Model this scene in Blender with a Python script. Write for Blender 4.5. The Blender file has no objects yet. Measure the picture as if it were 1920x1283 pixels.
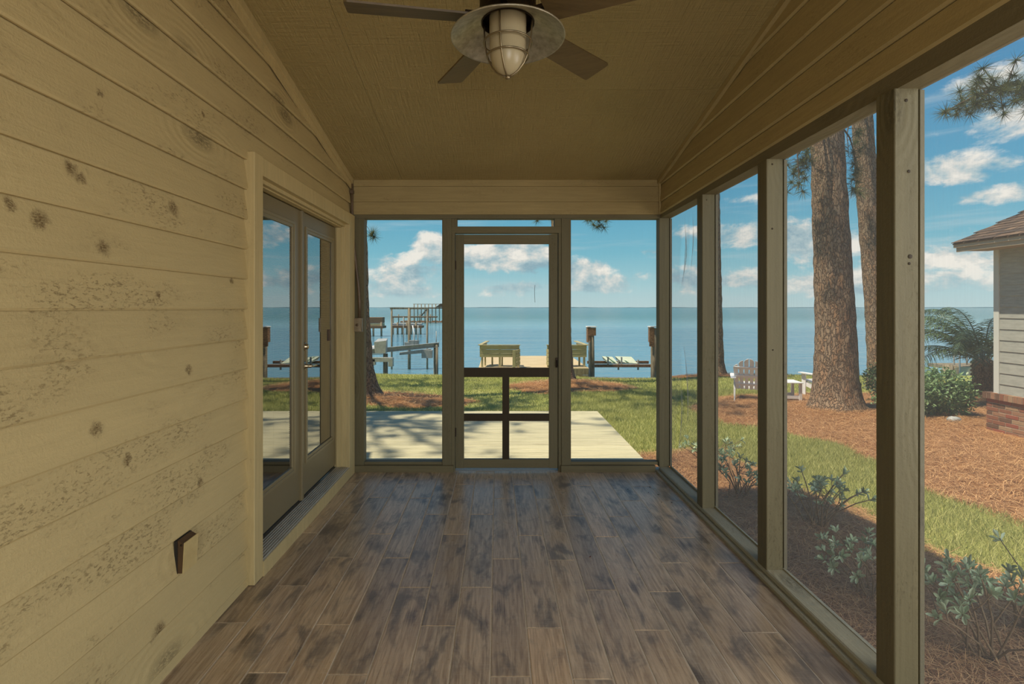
import bpy, math, random
import numpy as np
from mathutils import Vector, Matrix
R = math.radians
random.seed(7)
rng = np.random.default_rng(7)
scene = bpy.context.scene
C = scene.collection

# ------------------------------------------------------------------ camera
cd = bpy.data.cameras.new('camera')
cam = bpy.data.objects.new('camera', cd)
C.objects.link(cam)
cam.location = (0, 0, 1.42)
cam.rotation_euler = (R(90), 0, 0)
cd.sensor_width = 36.0
cd.lens = 36.0 * 957 / 1920
cd.shift_x = 28 / 1920
cd.shift_y = -64.5 / 1920
cd.clip_start = 0.05
cd.clip_end = 20000
scene.camera = cam

# ------------------------------------------------------------------ exposure
vs = scene.view_settings
vs.view_transform = 'Standard'
vs.look = 'None'
vs.gamma = 1.0
vs.use_curve_mapping = False
vs.exposure = 0.0

# ------------------------------------------------------------------ node helpers
def nd(t, typ, ins=None, **props):
    n = t.nodes.new(typ)
    for k, v in props.items():
        setattr(n, k, v)
    for k, v in (ins or {}).items():
        s = n.inputs[k]
        if isinstance(v, bpy.types.NodeSocket):
            t.links.new(v, s)
        else:
            if hasattr(s.default_value, '__len__') and hasattr(v, '__len__') and len(v) == 3 and len(s.default_value) == 4:
                v = (*v, 1)
            s.default_value = v
    return n

def ma(t, op, a, b=0.0, c=0.0, clamp=False):
    n = nd(t, 'ShaderNodeMath', {0: a, 1: b, 2: c}, operation=op, use_clamp=clamp)
    return n.outputs[0]

def vm(t, op, a, b=(0, 0, 0)):
    n = nd(t, 'ShaderNodeVectorMath', {0: a, 1: b}, operation=op)
    return n.outputs['Value'] if op in ('DOT_PRODUCT', 'LENGTH', 'DISTANCE') else n.outputs[0]

def mix(t, f, a, b, blend='MIX'):
    n = nd(t, 'ShaderNodeMix', {0: f, 6: a, 7: b}, data_type='RGBA', blend_type=blend)
    return n.outputs[2]

def ramp(t, f, stops, interp='LINEAR'):
    n = nd(t, 'ShaderNodeValToRGB', {0: f})
    cr = n.color_ramp
    cr.interpolation = interp
    while len(cr.elements) < len(stops):
        cr.elements.new(0.5)
    for e, (p, c) in zip(cr.elements, stops):
        e.position = p
        e.color = (*c, 1) if len(c) == 3 else c
    return n.outputs[0]

def sstep(t, x, a, b):
    n = nd(t, 'ShaderNodeMapRange', {0: x, 1: a, 2: b, 3: 0.0, 4: 1.0}, interpolation_type='SMOOTHSTEP')
    return n.outputs[0]

def noise(t, v, sc, det=3.0, rough=0.5, dist=0.0, col=False):
    n = nd(t, 'ShaderNodeTexNoise', {'Vector': v, 'Scale': sc, 'Detail': det, 'Roughness': rough, 'Distortion': dist})
    return n.outputs[1 if col else 0]

def scl(t, v, s):
    return nd(t, 'ShaderNodeMapping', {'Vector': v, 'Scale': s}).outputs[0]

def s2l(r, g, b):
    f = lambda c: (c / 255 / 12.92) if c / 255 <= 0.04045 else ((c / 255 + 0.055) / 1.055) ** 2.4
    return (f(r), f(g), f(b))

# ------------------------------------------------------------------ sky
W = bpy.data.worlds.new('sky')
scene.world = W
W.use_nodes = True
t = W.node_tree
t.nodes.clear()
tc = nd(t, 'ShaderNodeTexCoord').outputs['Generated']
d = vm(t, 'NORMALIZE', tc)
sx = nd(t, 'ShaderNodeSeparateXYZ', {0: d})
az = ma(t, 'ARCTAN2', sx.outputs[0], sx.outputs[1])
el = ma(t, 'ARCSINE', sx.outputs[2])
base = ramp(t, ma(t, 'MULTIPLY', el, 1 / 0.8, clamp=True), [
    (0.0, s2l(190, 216, 216)), (0.05, s2l(166, 208, 214)), (0.13, s2l(124, 188, 206)),
    (0.25, s2l(92, 166, 198)), (0.5, s2l(58, 130, 180)), (1.0, s2l(40, 98, 156))])
# cloud noise on directions, flattened so that clouds lie in layers towards the horizon
nv = scl(t, d, (1, 1, 1.7))
n1 = noise(t, nv, 9.0, 7, 0.62, 0.2)
n1u = noise(t, vm(t, 'ADD', nv, (-0.012, -0.004, 0.045)), 9.0, 5, 0.6, 0.2)
n2 = noise(t, scl(t, d, (1, 1, 4.5)), 3.3, 4, 0.55)
BL = [(-.200, .062, .13, .040, 1.1), (-.125, .105, .045, .032, 1.0), (.018, .094, .10, .030, 1.1), (.03, .036, .14, .016, 1.1), (-.17, .030, .12, .014, 1.05), (.20, .040, .10, .014, 1.05), (.42, .05, .12, .016, 1.0),
      (.175, .070, .07, .028, 1.0), (.290, .104, .028, .016, .95), (.25, .055, .06, .018, 1.0),
      (.425, .125, .07, .028, 1.0), (.445, .188, .05, .012, .8), (.545, .105, .08, .042, 1.05), (.40, .055, .14, .025, .85),
      (.79, .275, .070, .040, 1.05), (.735, .200, .060, .022, 1.0), (.79, .158, .08, .012, .8), (.74, .080, .12, .026, .85),
      (.60, .04, .2, .02, .8), (.86, .40, .05, .02, .6), (-.5, .10, .2, .06, 1.0), (1.2, .2, .2, .07, 1.0), (1.7, .3, .2, .1, 1.0),
      (-1.2, .2, .25, .08, 1.0), (2.5, .25, .3, .1, 1.0), (-2.2, .25, .3, .1, 1.0)]
blob = None
for (a, e, sa, se, w) in BL:
    q = ma(t, 'ADD', ma(t, 'POWER', ma(t, 'MULTIPLY', ma(t, 'SUBTRACT', az, a), 1 / sa), 2.0),
           ma(t, 'POWER', ma(t, 'MULTIPLY', ma(t, 'SUBTRACT', el, e), 1 / se), 2.0))
    q = ma(t, 'MULTIPLY', ma(t, 'SUBTRACT', 1.0, ma(t, 'MULTIPLY', q, 0.55)), w)
    blob = q if blob is None else ma(t, 'MAXIMUM', blob, q)
blob = ma(t, 'MAXIMUM', blob, -0.35)
dens = ma(t, 'ADD', ma(t, 'MULTIPLY', blob, 0.55), ma(t, 'MULTIPLY', ma(t, 'SUBTRACT', n1, 0.5), 2.1))
dens = ma(t, 'ADD', dens, ma(t, 'MULTIPLY', ma(t, 'SUBTRACT', n2, 0.56), 1.3))
cm = sstep(t, dens, 0.14, 0.50)
lit = ma(t, 'ADD', ma(t, 'MULTIPLY', ma(t, 'SUBTRACT', n1, n1u), 4.2), 0.50, clamp=True)
ccol = ramp(t, lit, [(0.0, s2l(146, 176, 188)), (0.4, s2l(184, 203, 206)), (0.75, s2l(228, 226, 218)), (1.0, s2l(250, 244, 232))])
wisp = sstep(t, noise(t, scl(t, d, (1.2, 1.2, 14)), 2.6, 4, 0.6), 0.52, 0.75)
c0 = mix(t, ma(t, 'MULTIPLY', wisp, 0.35), base, s2l(205, 216, 218))
cfin = mix(t, ma(t, 'MULTIPLY', cm, 0.93), c0, ccol)
hz = ma(t, 'MULTIPLY', ma(t, 'SUBTRACT', 1.0, sstep(t, el, 0.0, 0.07)), 0.42)
cfin = mix(t, hz, cfin, s2l(186, 210, 214))
bg = nd(t, 'ShaderNodeBackground', {0: cfin, 1: 1.0})
wo = nd(t, 'ShaderNodeOutputWorld', {0: bg.outputs[0]})

# ------------------------------------------------------------------ sun (from the left, a little behind the camera)
sd = bpy.data.lights.new('sun', 'SUN')
sd.energy = 5.4
sd.angle = R(0.6)
sd.color = (1.0, 0.90, 0.72)
sun = bpy.data.objects.new('sun', sd)
C.objects.link(sun)
sun.location = (-14, -3, 27)
sun.rotation_euler = Vector((0.42, 0.10, -0.90)).to_track_quat('-Z', 'Y').to_euler()

# ------------------------------------------------------------------ fill lamp added at the porch's unseen rear end to brighten the interior
ld = bpy.data.lights.new('rear_fill_lamp', 'AREA')
ld.shape = 'RECTANGLE'
ld.size = 1.5
ld.size_y = 1.9
ld.energy = 52
ld.color = (1.0, 0.96, 0.90)
rear = bpy.data.objects.new('rear_fill_lamp', ld)
C.objects.link(rear)
rear.location = (0.55, -2.25, 1.15)
rear.rotation_euler = Vector((-0.30, 1, 0.06)).to_track_quat('-Z', 'Z').to_euler()

# second added fill lamp, out of view in the garden right of the camera
ls = bpy.data.lights.new('garden_fill_lamp', 'AREA')
ls.shape = 'RECTANGLE'
ls.size = 2.6
ls.size_y = 2.0
ls.energy = 80
ls.color = (1.0, 0.97, 0.91)
gard = bpy.data.objects.new('garden_fill_lamp', ls)
C.objects.link(gard)
gard.location = (3.1, 0.35, 1.55)
gard.rotation_euler = Vector((-1, 0.42, -0.18)).to_track_quat('-Z', 'Z').to_euler()

# ------------------------------------------------------------------ mesh helpers
class MB:
    def __init__(s):
        s.v = []; s.f = []; s.sm = []
    def add(s, vs, fs, smooth=False):
        o = len(s.v)
        s.v += [tuple(v) for v in vs]
        s.f += [tuple(i + o for i in f) for f in fs]
        s.sm += [smooth] * len(fs)
        return s
    def box(s, x0, x1, y0, y1, z0, z1, M=None):
        v = [(x0, y0, z0), (x1, y0, z0), (x1, y1, z0), (x0, y1, z0), (x0, y0, z1), (x1, y0, z1), (x1, y1, z1), (x0, y1, z1)]
        if M is not None:
            v = [M @ Vector(p) for p in v]
        return s.add(v, [(0, 3, 2, 1), (4, 5, 6, 7), (0, 1, 5, 4), (1, 2, 6, 5), (2, 3, 7, 6), (3, 0, 4, 7)])
    def cbox(s, x0, x1, y0, y1, z0, z1, c=0.004, axis='z', M=None):
        """box with its four long edges chamfered"""
        def prof(a0, a1, b0, b1):
            return [(a0 + c, b0), (a1 - c, b0), (a1, b0 + c), (a1, b1 - c), (a1 - c, b1), (a0 + c, b1), (a0, b1 - c), (a0, b0 + c)]
        if axis == 'z':
            p = prof(x0, x1, y0, y1); e = lambda a, b, h: (a, b, h); lo, hi = z0, z1
        elif axis == 'x':
            p = prof(y0, y1, z0, z1); e = lambda a, b, h: (h, a, b); lo, hi = x0, x1
        else:
            p = prof(z0, z1, x0, x1); e = lambda a, b, h: (b, h, a); lo, hi = y0, y1
        v = [e(a, b, lo) for a, b in p] + [e(a, b, hi) for a, b in p]
        if M is not None:
            v = [M @ Vector(q) for q in v]
        n = 8
        return s.add(v, [tuple(reversed(range(n))), tuple(range(n, 2 * n))] + [(i, (i + 1) % n, n + (i + 1) % n, n + i) for i in range(n)])
    def prism(s, p, axis, lo, hi, M=None):
        e = {'z': lambda a, b, h: (a, b, h), 'x': lambda a, b, h: (h, a, b), 'y': lambda a, b, h: (b, h, a)}[axis]
        v = [e(a, b, lo) for a, b in p] + [e(a, b, hi) for a, b in p]
        if M is not None:
            v = [M @ Vector(q) for q in v]
        n = len(p)
        return s.add(v, [tuple(reversed(range(n))), tuple(range(n, 2 * n))] + [(i, (i + 1) % n, n + (i + 1) % n, n + i) for i in range(n)])
    def hexa(s, v):
        """eight corners: bottom four then top four"""
        return s.add(v, [(0, 3, 2, 1), (4, 5, 6, 7), (0, 1, 5, 4), (1, 2, 6, 5), (2, 3, 7, 6), (3, 0, 4, 7)])
    def tube(s, pts, r, n=8, closed=False, cap=True):
        pts = [Vector(p) for p in pts]
        rs = r if hasattr(r, '__len__') else [r] * len(pts)
        m = len(pts)
        vs = []; fs = []
        up = None
        for i, p in enumerate(pts):
            if closed:
                tg = (pts[(i + 1) % m] - pts[i - 1]).normalized()
            else:
                tg = (pts[min(i + 1, m - 1)] - pts[max(i - 1, 0)]).normalized()
            if up is None:
                up = Vector((0, 0, 1)) if abs(tg.z) < 0.9 else Vector((1, 0, 0))
            a = tg.cross(up)
            if a.length < 1e-5:
                a = tg.cross(Vector((0, 1, 0)))
            a.normalize()
            b = a.cross(tg).normalized()
            up = b
            for k in range(n):
                th = 2 * math.pi * k / n
                vs.append(p + (a * math.cos(th) + b * math.sin(th)) * rs[i])
        for i in range(m if closed else m - 1):
            j = (i + 1) % m
            for k in range(n):
                fs.append((i * n + k, i * n + (k + 1) % n, j * n + (k + 1) % n, j * n + k))
        if cap and not closed:
            fs.append(tuple(range(n - 1, -1, -1)))
            fs.append(tuple((m - 1) * n + k for k in range(n)))
        return s.add(vs, fs, True)
    def lathe(s, prof, c=(0, 0), n=32, caps=False):
        vs = []; fs = []
        m = len(prof)
        for r, z in prof:
            for k in range(n):
                th = 2 * math.pi * k / n
                vs.append((c[0] + r * math.cos(th), c[1] + r * math.sin(th), z))
        for i in range(m - 1):
            for k in range(n):
                fs.append((i * n + k, i * n + (k + 1) % n, (i + 1) * n + (k + 1) % n, (i + 1) * n + k))
        if caps:
            fs.append(tuple(range(n - 1, -1, -1)))
            fs.append(tuple((m - 1) * n + k for k in range(n)))
        return s.add(vs, fs, True)
    def mesh(s, name, mat, org=(0, 0, 0)):
        me = bpy.data.meshes.new(name)
        ox, oy, oz = org
        me.from_pydata([(x - ox, y - oy, z - oz) for x, y, z in s.v], [], s.f)
        me.polygons.foreach_set('use_smooth', s.sm)
        me.update()
        if mat:
            me.materials.append(mat)
        return me

def link(name, me, parent=None, loc=(0, 0, 0), rot=(0, 0, 0)):
    o = bpy.data.objects.new(name, me)
    C.objects.link(o)
    o.location = loc
    o.rotation_euler = rot
    if parent:
        o.parent = parent
    return o

def wpos(o):
    v = Vector((0, 0, 0))
    while o:
        v += o.location
        o = o.parent
    return v

def part(name, mb, mat, parent=None, label=None, stuff=False):
    """world-space geometry linked as one mesh object under its (unrotated) parent"""
    org = wpos(parent) if parent else Vector((0, 0, 0))
    o = link(name, mb.mesh(name, mat, org), parent)
    if label: o['label'] = label
    if stuff: o['kind'] = 'stuff'
    return o

def empty(name, loc, rotz=0):
    o = bpy.data.objects.new(name, None)
    C.objects.link(o)
    o.empty_display_size = 0.1
    o.location = loc
    o.rotation_euler = (0, 0, rotz)
    return o

def tag(o, label, cat, group=None, kind=None):
    o['label'] = label
    o['category'] = cat
    if group: o['group'] = group
    if kind: o['kind'] = kind
    return o

def struct(o):
    o['kind'] = 'structure'
    return o

def copy_tree(o, parent=None):
    c = o.copy()
    C.objects.link(c)
    if parent: c.parent = parent
    for ch in list(o.children):
        copy_tree(ch, c)
    return c

def big_mesh(name, verts, faces, mat, cols=None):
    """numpy arrays -> mesh (faces (n,3) or (n,4)); optional per-vertex colour attribute"""
    me = bpy.data.meshes.new(name)
    k = faces.shape[1]
    me.vertices.add(len(verts)); me.vertices.foreach_set('co', verts.astype(np.float32).ravel())
    me.loops.add(faces.size); me.loops.foreach_set('vertex_index', faces.astype(np.int32).ravel())
    me.polygons.add(len(faces))
    me.polygons.foreach_set('loop_start', np.arange(0, faces.size, k, dtype=np.int32))
    me.update(calc_edges=True)
    if cols is not None:
        a = me.color_attributes.new('tint', 'FLOAT_COLOR', 'POINT')
        c4 = np.ones((len(verts), 4), np.float32); c4[:, :3] = cols
        a.data.foreach_set('color', c4.ravel())
    me.materials.append(mat)
    return me

# ------------------------------------------------------------------ materials
def mat(name, **kw):
    m = bpy.data.materials.new(name)
    m.use_nodes = True
    t = m.node_tree
    b = t.nodes['Principled BSDF']
    for k, v in kw.items():
        k = {'col': 'Base Color', 'rough': 'Roughness', 'metal': 'Metallic', 'spec': 'Specular IOR Level'}.get(k, k)
        if hasattr(v, '__len__') and len(v) == 3: v = (*v, 1)
        b.inputs[k].default_value = v
    return m, t, b

def objco(t, rnd=9.0):
    co = nd(t, 'ShaderNodeTexCoord').outputs['Object']
    r = nd(t, 'ShaderNodeObjectInfo').outputs['Random']
    off = nd(t, 'ShaderNodeCombineXYZ', {0: ma(t, 'MULTIPLY', r, rnd), 1: ma(t, 'MULTIPLY', r, rnd * 2.7), 2: ma(t, 'MULTIPLY', r, rnd * 1.3)}).outputs[0]
    return vm(t, 'ADD', co, off), r

def bump(t, b, h, strength=0.3, dist=0.01):
    n = nd(t, 'ShaderNodeBump', {'Height': h, 'Strength': strength, 'Distance': dist})
    t.links.new(n.outputs[0], b.inputs['Normal'])

def painted(name, col, grain=(30, 1.2, 30), specks=0.5, dark=0.45, rough=0.62, bstr=0.25, knots=0.0, var=0.10, at=()):
    """painted sawn timber: raised grain, dirt specks, the odd knot"""
    m, t, b = mat(name, rough=rough, spec=0.3)
    co, r = objco(t)
    g = noise(t, scl(t, co, grain), 2.2, 5, 0.65, 0.6)
    dirt = noise(t, scl(t, co, tuple(x * 0.45 + 6.0 for x in grain)), 6.5, 5, 0.8)
    patch = noise(t, scl(t, co, tuple(min(x, 4.0) for x in grain)), 1.3, 3, 0.55)
    sp = ma(t, 'MULTIPLY', sstep(t, dirt, 0.52, 0.68), sstep(t, patch, 0.45, 0.66))
    c = mix(t, sstep(t, g, 0.3, 0.75), tuple(x * (1 - var) for x in col), tuple(min(1, x * (1 + var)) for x in col))
    c = mix(t, ma(t, 'MULTIPLY', patch, 0.35), c, tuple(x * 0.80 for x in col))
    c = mix(t, ma(t, 'MULTIPLY', r, 0.30), c, tuple(x * 0.70 for x in col))
    c = mix(t, ma(t, 'MULTIPLY', sp, specks), c, tuple(x * (1 - dark) * 0.4 * k_ for x, k_ in zip(col, (1.3, 1.0, 0.7))))
    h = ma(t, 'ADD', ma(t, 'ADD', ma(t, 'MULTIPLY', g, 0.7), ma(t, 'MULTIPLY', noise(t, co, 95.0, 3, 0.7), 0.6)), ma(t, 'MULTIPLY', sp, -0.6))
    if knots:
        vo = nd(t, 'ShaderNodeTexVoronoi', {'Vector': scl(t, co, tuple(max(1.6, x * 0.16) for x in grain)), 'Scale': 0.75, 'Randomness': 1.0}).outputs['Distance']
        wob = ma(t, 'ADD', vo, ma(t, 'MULTIPLY', ma(t, 'SUBTRACT', dirt, 0.5), 0.25))
        k = ma(t, 'SUBTRACT', 1.0, sstep(t, wob, 0.06, 0.17))
        kk = ma(t, 'MULTIPLY', k, sstep(t, dirt, 0.38, 0.60))
        c = mix(t, ma(t, 'MULTIPLY', kk, knots), c, tuple(x * 0.22 for x in col))
        ring = ma(t, 'SINE', ma(t, 'MULTIPLY', vo, 90.0))
        rg = ma(t, 'MULTIPLY', ma(t, 'MULTIPLY', ring, 0.25), ma(t, 'SUBTRACT', 1.0, sstep(t, vo, 0.15, 0.5)))
        h = ma(t, 'ADD', ma(t, 'ADD', h, rg), ma(t, 'MULTIPLY', k, -0.4))
    if at:
        pos = nd(t, 'ShaderNodeNewGeometry').outputs['Position']
        wrp = vm(t, 'ADD', pos, scl(t, vm(t, 'SUBTRACT', noise(t, pos, 38.0, 4, 0.7, col=True), (0.5, 0.5, 0.5)), (0, 0.05, 0.06)))
        fine = noise(t, scl(t, pos, (1, 1, 2.2)), 120.0, 4, 0.7)
        km = None
        for (y, z, r) in at:
            q = nd(t, 'ShaderNodeSeparateXYZ', {0: vm(t, 'SUBTRACT', wrp, (0, y, z))})
            dd = ma(t, 'SQRT', ma(t, 'ADD', ma(t, 'POWER', q.outputs[1], 2.0), ma(t, 'POWER', ma(t, 'MULTIPLY', q.outputs[2], 1.15), 2.0)))
            k1 = ma(t, 'SUBTRACT', 1.0, sstep(t, dd, 0.15 * r, r))
            km = k1 if km is None else ma(t, 'MAXIMUM', km, k1)
        km = ma(t, 'MULTIPLY', km, sstep(t, fine, 0.36, 0.58))
        c = mix(t, ma(t, 'MULTIPLY', km, 0.85), c, (col[0] * 0.24, col[1] * 0.17, col[2] * 0.12))
        h = ma(t, 'ADD', h, ma(t, 'MULTIPLY', km, -0.8))
    t.links.new(c, b.inputs['Base Color'])
    bump(t, b, h, bstr, 0.006)
    return m

BEIGE = s2l(194, 173, 125)
M_siding = painted('cream_siding_paint', BEIGE, grain=(26, 1.6, 22), specks=0.62, knots=0.8, bstr=0.6, var=0.045, at=[(1.525, 1.835, .034), (1.555, 1.815, .028), (2.0, 1.81, .045), (1.638, 1.615, .042), (1.418, 1.665, .040), (1.335, 1.69, .026), (1.616, 1.035, .036), (2.088, 1.165, .030), (2.163, 0.68, .030), (1.9, 1.47, .022), (2.45, 1.55, .026), (2.2, 2.25, .016), (1.75, 0.90, .03), (1.63, 2.10, .018), (1.9, 0.215, .05)])
M_header = painted('tan_header_paint', s2l(178, 158, 112), grain=(20, 1.6, 20), specks=0.4, knots=0.35, bstr=0.25)
M_header_x = painted('tan_header_paint_cross', s2l(172, 152, 106), grain=(1.6, 20, 20), specks=0.5, knots=0.6, bstr=0.25)
M_trim = painted('cream_trim_paint', s2l(198, 177, 128), grain=(18, 18, 1.5), specks=0.2, bstr=0.2)
M_post = painted('olive_post_paint', s2l(114, 106, 80), grain=(26, 26, 1.0), specks=0.55, knots=0.5, bstr=0.35)
M_post_x = painted('olive_rail_paint', s2l(116, 107, 80), grain=(1.0, 26, 26), specks=0.4, bstr=0.3)
M_post_y = painted('olive_plate_paint', s2l(122, 112, 86), grain=(26, 1.0, 26), specks=0.4, knots=0.3, bstr=0.3)
M_sill = painted('olive_sill_paint', s2l(170, 162, 134), grain=(26, 1.0, 26), specks=0.7, knots=0.6, bstr=0.4)
M_doordark = painted('dark_brown_rail', s2l(58, 46, 28), grain=(20, 20, 2), specks=0.2, bstr=0.2)  # darker brown than the door stiles
M_metaldoor, _, _ = mat('taupe_door_paint', col=s2l(126, 113, 84), rough=0.42)
M_litefr, _, _ = mat('taupe_lite_frame', col=s2l(132, 119, 88), rough=0.38)

def ceil_mat():
    m, t, b = mat('rough_sawn_ceiling_paint', rough=0.42, spec=0.45)
    co, r = objco(t)
    g = noise(t, scl(t, co, (2, 34, 10)), 2.0, 4, 0.65)
    g2 = noise(t, scl(t, co, (34, 2, 10)), 2.0, 4, 0.65)
    p = noise(t, co, 2.2, 4, 0.6)
    sp = sstep(t, noise(t, scl(t, co, (50, 22, 20)), 3, 4, 0.7), 0.62, 0.74)
    h = ma(t, 'ADD', ma(t, 'MULTIPLY', g, 0.7), g2)
    c = mix(t, p, s2l(152, 134, 88), s2l(174, 154, 106))
    c = mix(t, ma(t, 'MULTIPLY', sp, 0.55), c, s2l(92, 72, 40))
    t.links.new(c, b.inputs['Base Color'])
    bump(t, b, h, 0.85, 0.012)
    return m
M_ceil = ceil_mat()

def tile_mat():
    m, t, b = mat('wood_look_porcelain', rough=0.36, spec=0.5)
    co, r = objco(t, 23.0)
    g = noise(t, scl(t, co, (34, 2.2, 10)), 2.0, 6, 0.65, 0.8)
    cl = noise(t, scl(t, co, (6.0, 2.6, 5)), 1.6, 4, 0.6, 0.5)
    cross = noise(t, scl(t, co, (6, 90, 5)), 2.0, 3, 0.6)
    vo = nd(t, 'ShaderNodeTexVoronoi', {'Vector': scl(t, co, (7, 2.6, 1)), 'Scale': 0.8}).outputs['Distance']
    wob = ma(t, 'ADD', vo, ma(t, 'MULTIPLY', ma(t, 'SUBTRACT', g, 0.5), 0.35))
    kn = ma(t, 'SUBTRACT', 1.0, sstep(t, wob, 0.04, 0.22))
    c = mix(t, sstep(t, g, 0.25, 0.75), s2l(160, 135, 108), s2l(222, 198, 166))
    c = mix(t, ma(t, 'MULTIPLY', sstep(t, cl, 0.46, 0.70), 0.8), c, s2l(112, 103, 94))
    c = mix(t, ma(t, 'MULTIPLY', sstep(t, cl, 0.50, 0.30), 0.4), c, s2l(198, 170, 134))
    c = mix(t, ma(t, 'MULTIPLY', kn, 0.7), c, s2l(80, 68, 58))
    c = mix(t, ma(t, 'MULTIPLY', sstep(t, cross, 0.5, 0.75), 0.25), c, s2l(206, 190, 170))
    tint = ramp(t, r, [(0.0, (0.72, 0.70, 0.68)), (0.4, (1.0, 0.96, 0.90)), (0.7, (0.84, 0.85, 0.86)), (1.0, (1.15, 1.06, 0.94))])
    c = mix(t, 1.0, c, tint, 'MULTIPLY')
    t.links.new(c, b.inputs['Base Color'])
    t.links.new(ma(t, 'ADD', 0.20, ma(t, 'MULTIPLY', cl, 0.22)), b.inputs['Roughness'])
    bump(t, b, ma(t, 'ADD', g, ma(t, 'MULTIPLY', cross, 0.4)), 0.12, 0.004)
    return m
M_tile = tile_mat()

def noisy(name, stops, sc=(1, 1, 1), scale=6.0, rough=0.8, bstr=0.4, dist=0.02, det=5, rnd=9.0, metal=0.0, rvar=0.0):
    m, t, b = mat(name, rough=rough, metal=metal)
    co, r = objco(t, rnd)
    n = noise(t, scl(t, co, sc), scale, det, 0.65)
    c = ramp(t, n, stops)
    if rvar:
        c = mix(t, ma(t, 'MULTIPLY', r, rvar), c, (0, 0, 0))
    t.links.new(c, b.inputs['Base Color'])
    if bstr: bump(t, b, n, bstr, dist)
    return m
M_grout = noisy('grout', [(0.3, s2l(188, 170, 146)), (0.7, s2l(208, 192, 168))], scale=40, bstr=0.1)
M_deck = noisy('pressure_treated_deck', [(0.25, s2l(176, 168, 134)), (0.5, s2l(208, 200, 162)), (0.62, s2l(222, 212, 172)), (0.72, s2l(150, 130, 94))], sc=(1.0, 14, 14), scale=2.2, rough=0.75, bstr=0.25, rvar=0.22)
M_dock = noisy('sandy_dock_boards', [(0.3, s2l(196, 172, 130)), (0.7, s2l(222, 202, 160))], sc=(1, 8, 8), scale=2, rvar=0.1)
M_bench = noisy('pale_yellow_bench_paint', [(0.3, s2l(168, 157, 114)), (0.7, s2l(192, 180, 134))], sc=(2, 2, 9), scale=3, rough=0.6, bstr=0.1)
M_pile = noisy('weathered_piling', [(0.3, s2l(92, 80, 62)), (0.55, s2l(146, 132, 106)), (0.75, s2l(174, 160, 132))], sc=(8, 8, 1), scale=2.5, bstr=0.5)
M_rust = noisy('rusty_brown_wood', [(0.3, s2l(92, 66, 44)), (0.7, s2l(160, 120, 84))], sc=(5, 5, 5), scale=4)
M_alum = noisy('dull_aluminium', [(0.3, s2l(150, 152, 148)), (0.7, s2l(188, 188, 182))], scale=6, rough=0.5, bstr=0.05)
M_white = noisy('white_outdoor_paint', [(0.3, s2l(236, 236, 234)), (0.7, s2l(248, 248, 246))], scale=6, rough=0.55, bstr=0.05)
M_palegreen = noisy('pale_green_panel', [(0.3, s2l(190, 200, 170)), (0.7, s2l(216, 222, 196))], scale=5, rough=0.6, bstr=0.05)
M_green = noisy('green_carpet_strip', [(0.3, s2l(60, 92, 66)), (0.7, s2l(84, 116, 86))], scale=20)
M_conc = noisy('seawall_concrete', [(0.3, s2l(92, 90, 84)), (0.7, s2l(140, 134, 122))], scale=5)
M_bronze, _, _ = mat('dark_bronze', col=s2l(46, 34, 22), rough=0.45, metal=0.6)
M_blade = noisy('dark_brown_fan_blade', [(0.3, s2l(78, 62, 38)), (0.7, s2l(100, 82, 52))], sc=(2, 14, 2), scale=3, rough=0.42, bstr=0.05, rnd=0)
M_galv = noisy('galvanised_steel', [(0.3, s2l(150, 142, 122)), (0.5, s2l(176, 168, 148)), (0.7, s2l(196, 188, 168))], scale=34, rough=0.42, bstr=0.04, metal=0.7)
M_cage, _, _ = mat('brushed_cage_wire', col=s2l(150, 136, 110), rough=0.35, metal=0.9)
M_globe, t_, b_ = mat('frosted_globe_glass', col=s2l(176, 162, 130), rough=0.3)
b_.inputs['Subsurface Weight'].default_value = 0.0
M_chrome, _, _ = mat('satin_nickel', col=s2l(190, 176, 150), rough=0.25, metal=1.0)
M_thresh = noisy('mill_aluminium', [(0.3, s2l(170, 162, 146)), (0.7, s2l(196, 188, 172))], sc=(4, 1, 1), scale=5, rough=0.35, bstr=0.05, metal=0.25)
M_conduit = noisy('brown_painted_conduit', [(0.3, s2l(84, 68, 52)), (0.7, s2l(116, 96, 74))], scale=8, rough=0.45, bstr=0.05)
M_boxgrey = noisy('brown_grey_box', [(0.3, s2l(112, 98, 78)), (0.7, s2l(150, 134, 108))], scale=12, rough=0.4, bstr=0.05, metal=0.3)
M_black, _, _ = mat('black_rubber', col=(0.012, 0.01, 0.008), rough=0.6)
M_blind, _, _ = mat('ivory_blind_slat', col=s2l(232, 226, 204), rough=0.5)
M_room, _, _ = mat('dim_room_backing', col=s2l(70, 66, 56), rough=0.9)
M_outlet = noisy('painted_outlet_hood', [(0.3, s2l(180, 158, 108)), (0.7, s2l(198, 176, 124))], scale=14, rough=0.5, bstr=0.1)
M_outside = noisy('dark_outlet_side', [(0.3, s2l(62, 44, 26)), (0.7, s2l(86, 62, 38))], scale=14, rough=0.5, bstr=0.1)
M_house = noisy('grey_house_siding', [(0.3, s2l(152, 154, 144)), (0.7, s2l(176, 176, 166))], sc=(1, 2, 10), scale=3, rough=0.7, bstr=0.1)
M_housetrim, _, _ = mat('pale_house_trim', col=s2l(206, 208, 200), rough=0.6)
M_fascia, _, _ = mat('taupe_fascia', col=s2l(172, 158, 136), rough=0.6)
M_mortar = noisy('mortar', [(0.3, s2l(150, 134, 112)), (0.7, s2l(176, 160, 136))], scale=30, bstr=0.2)

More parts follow.
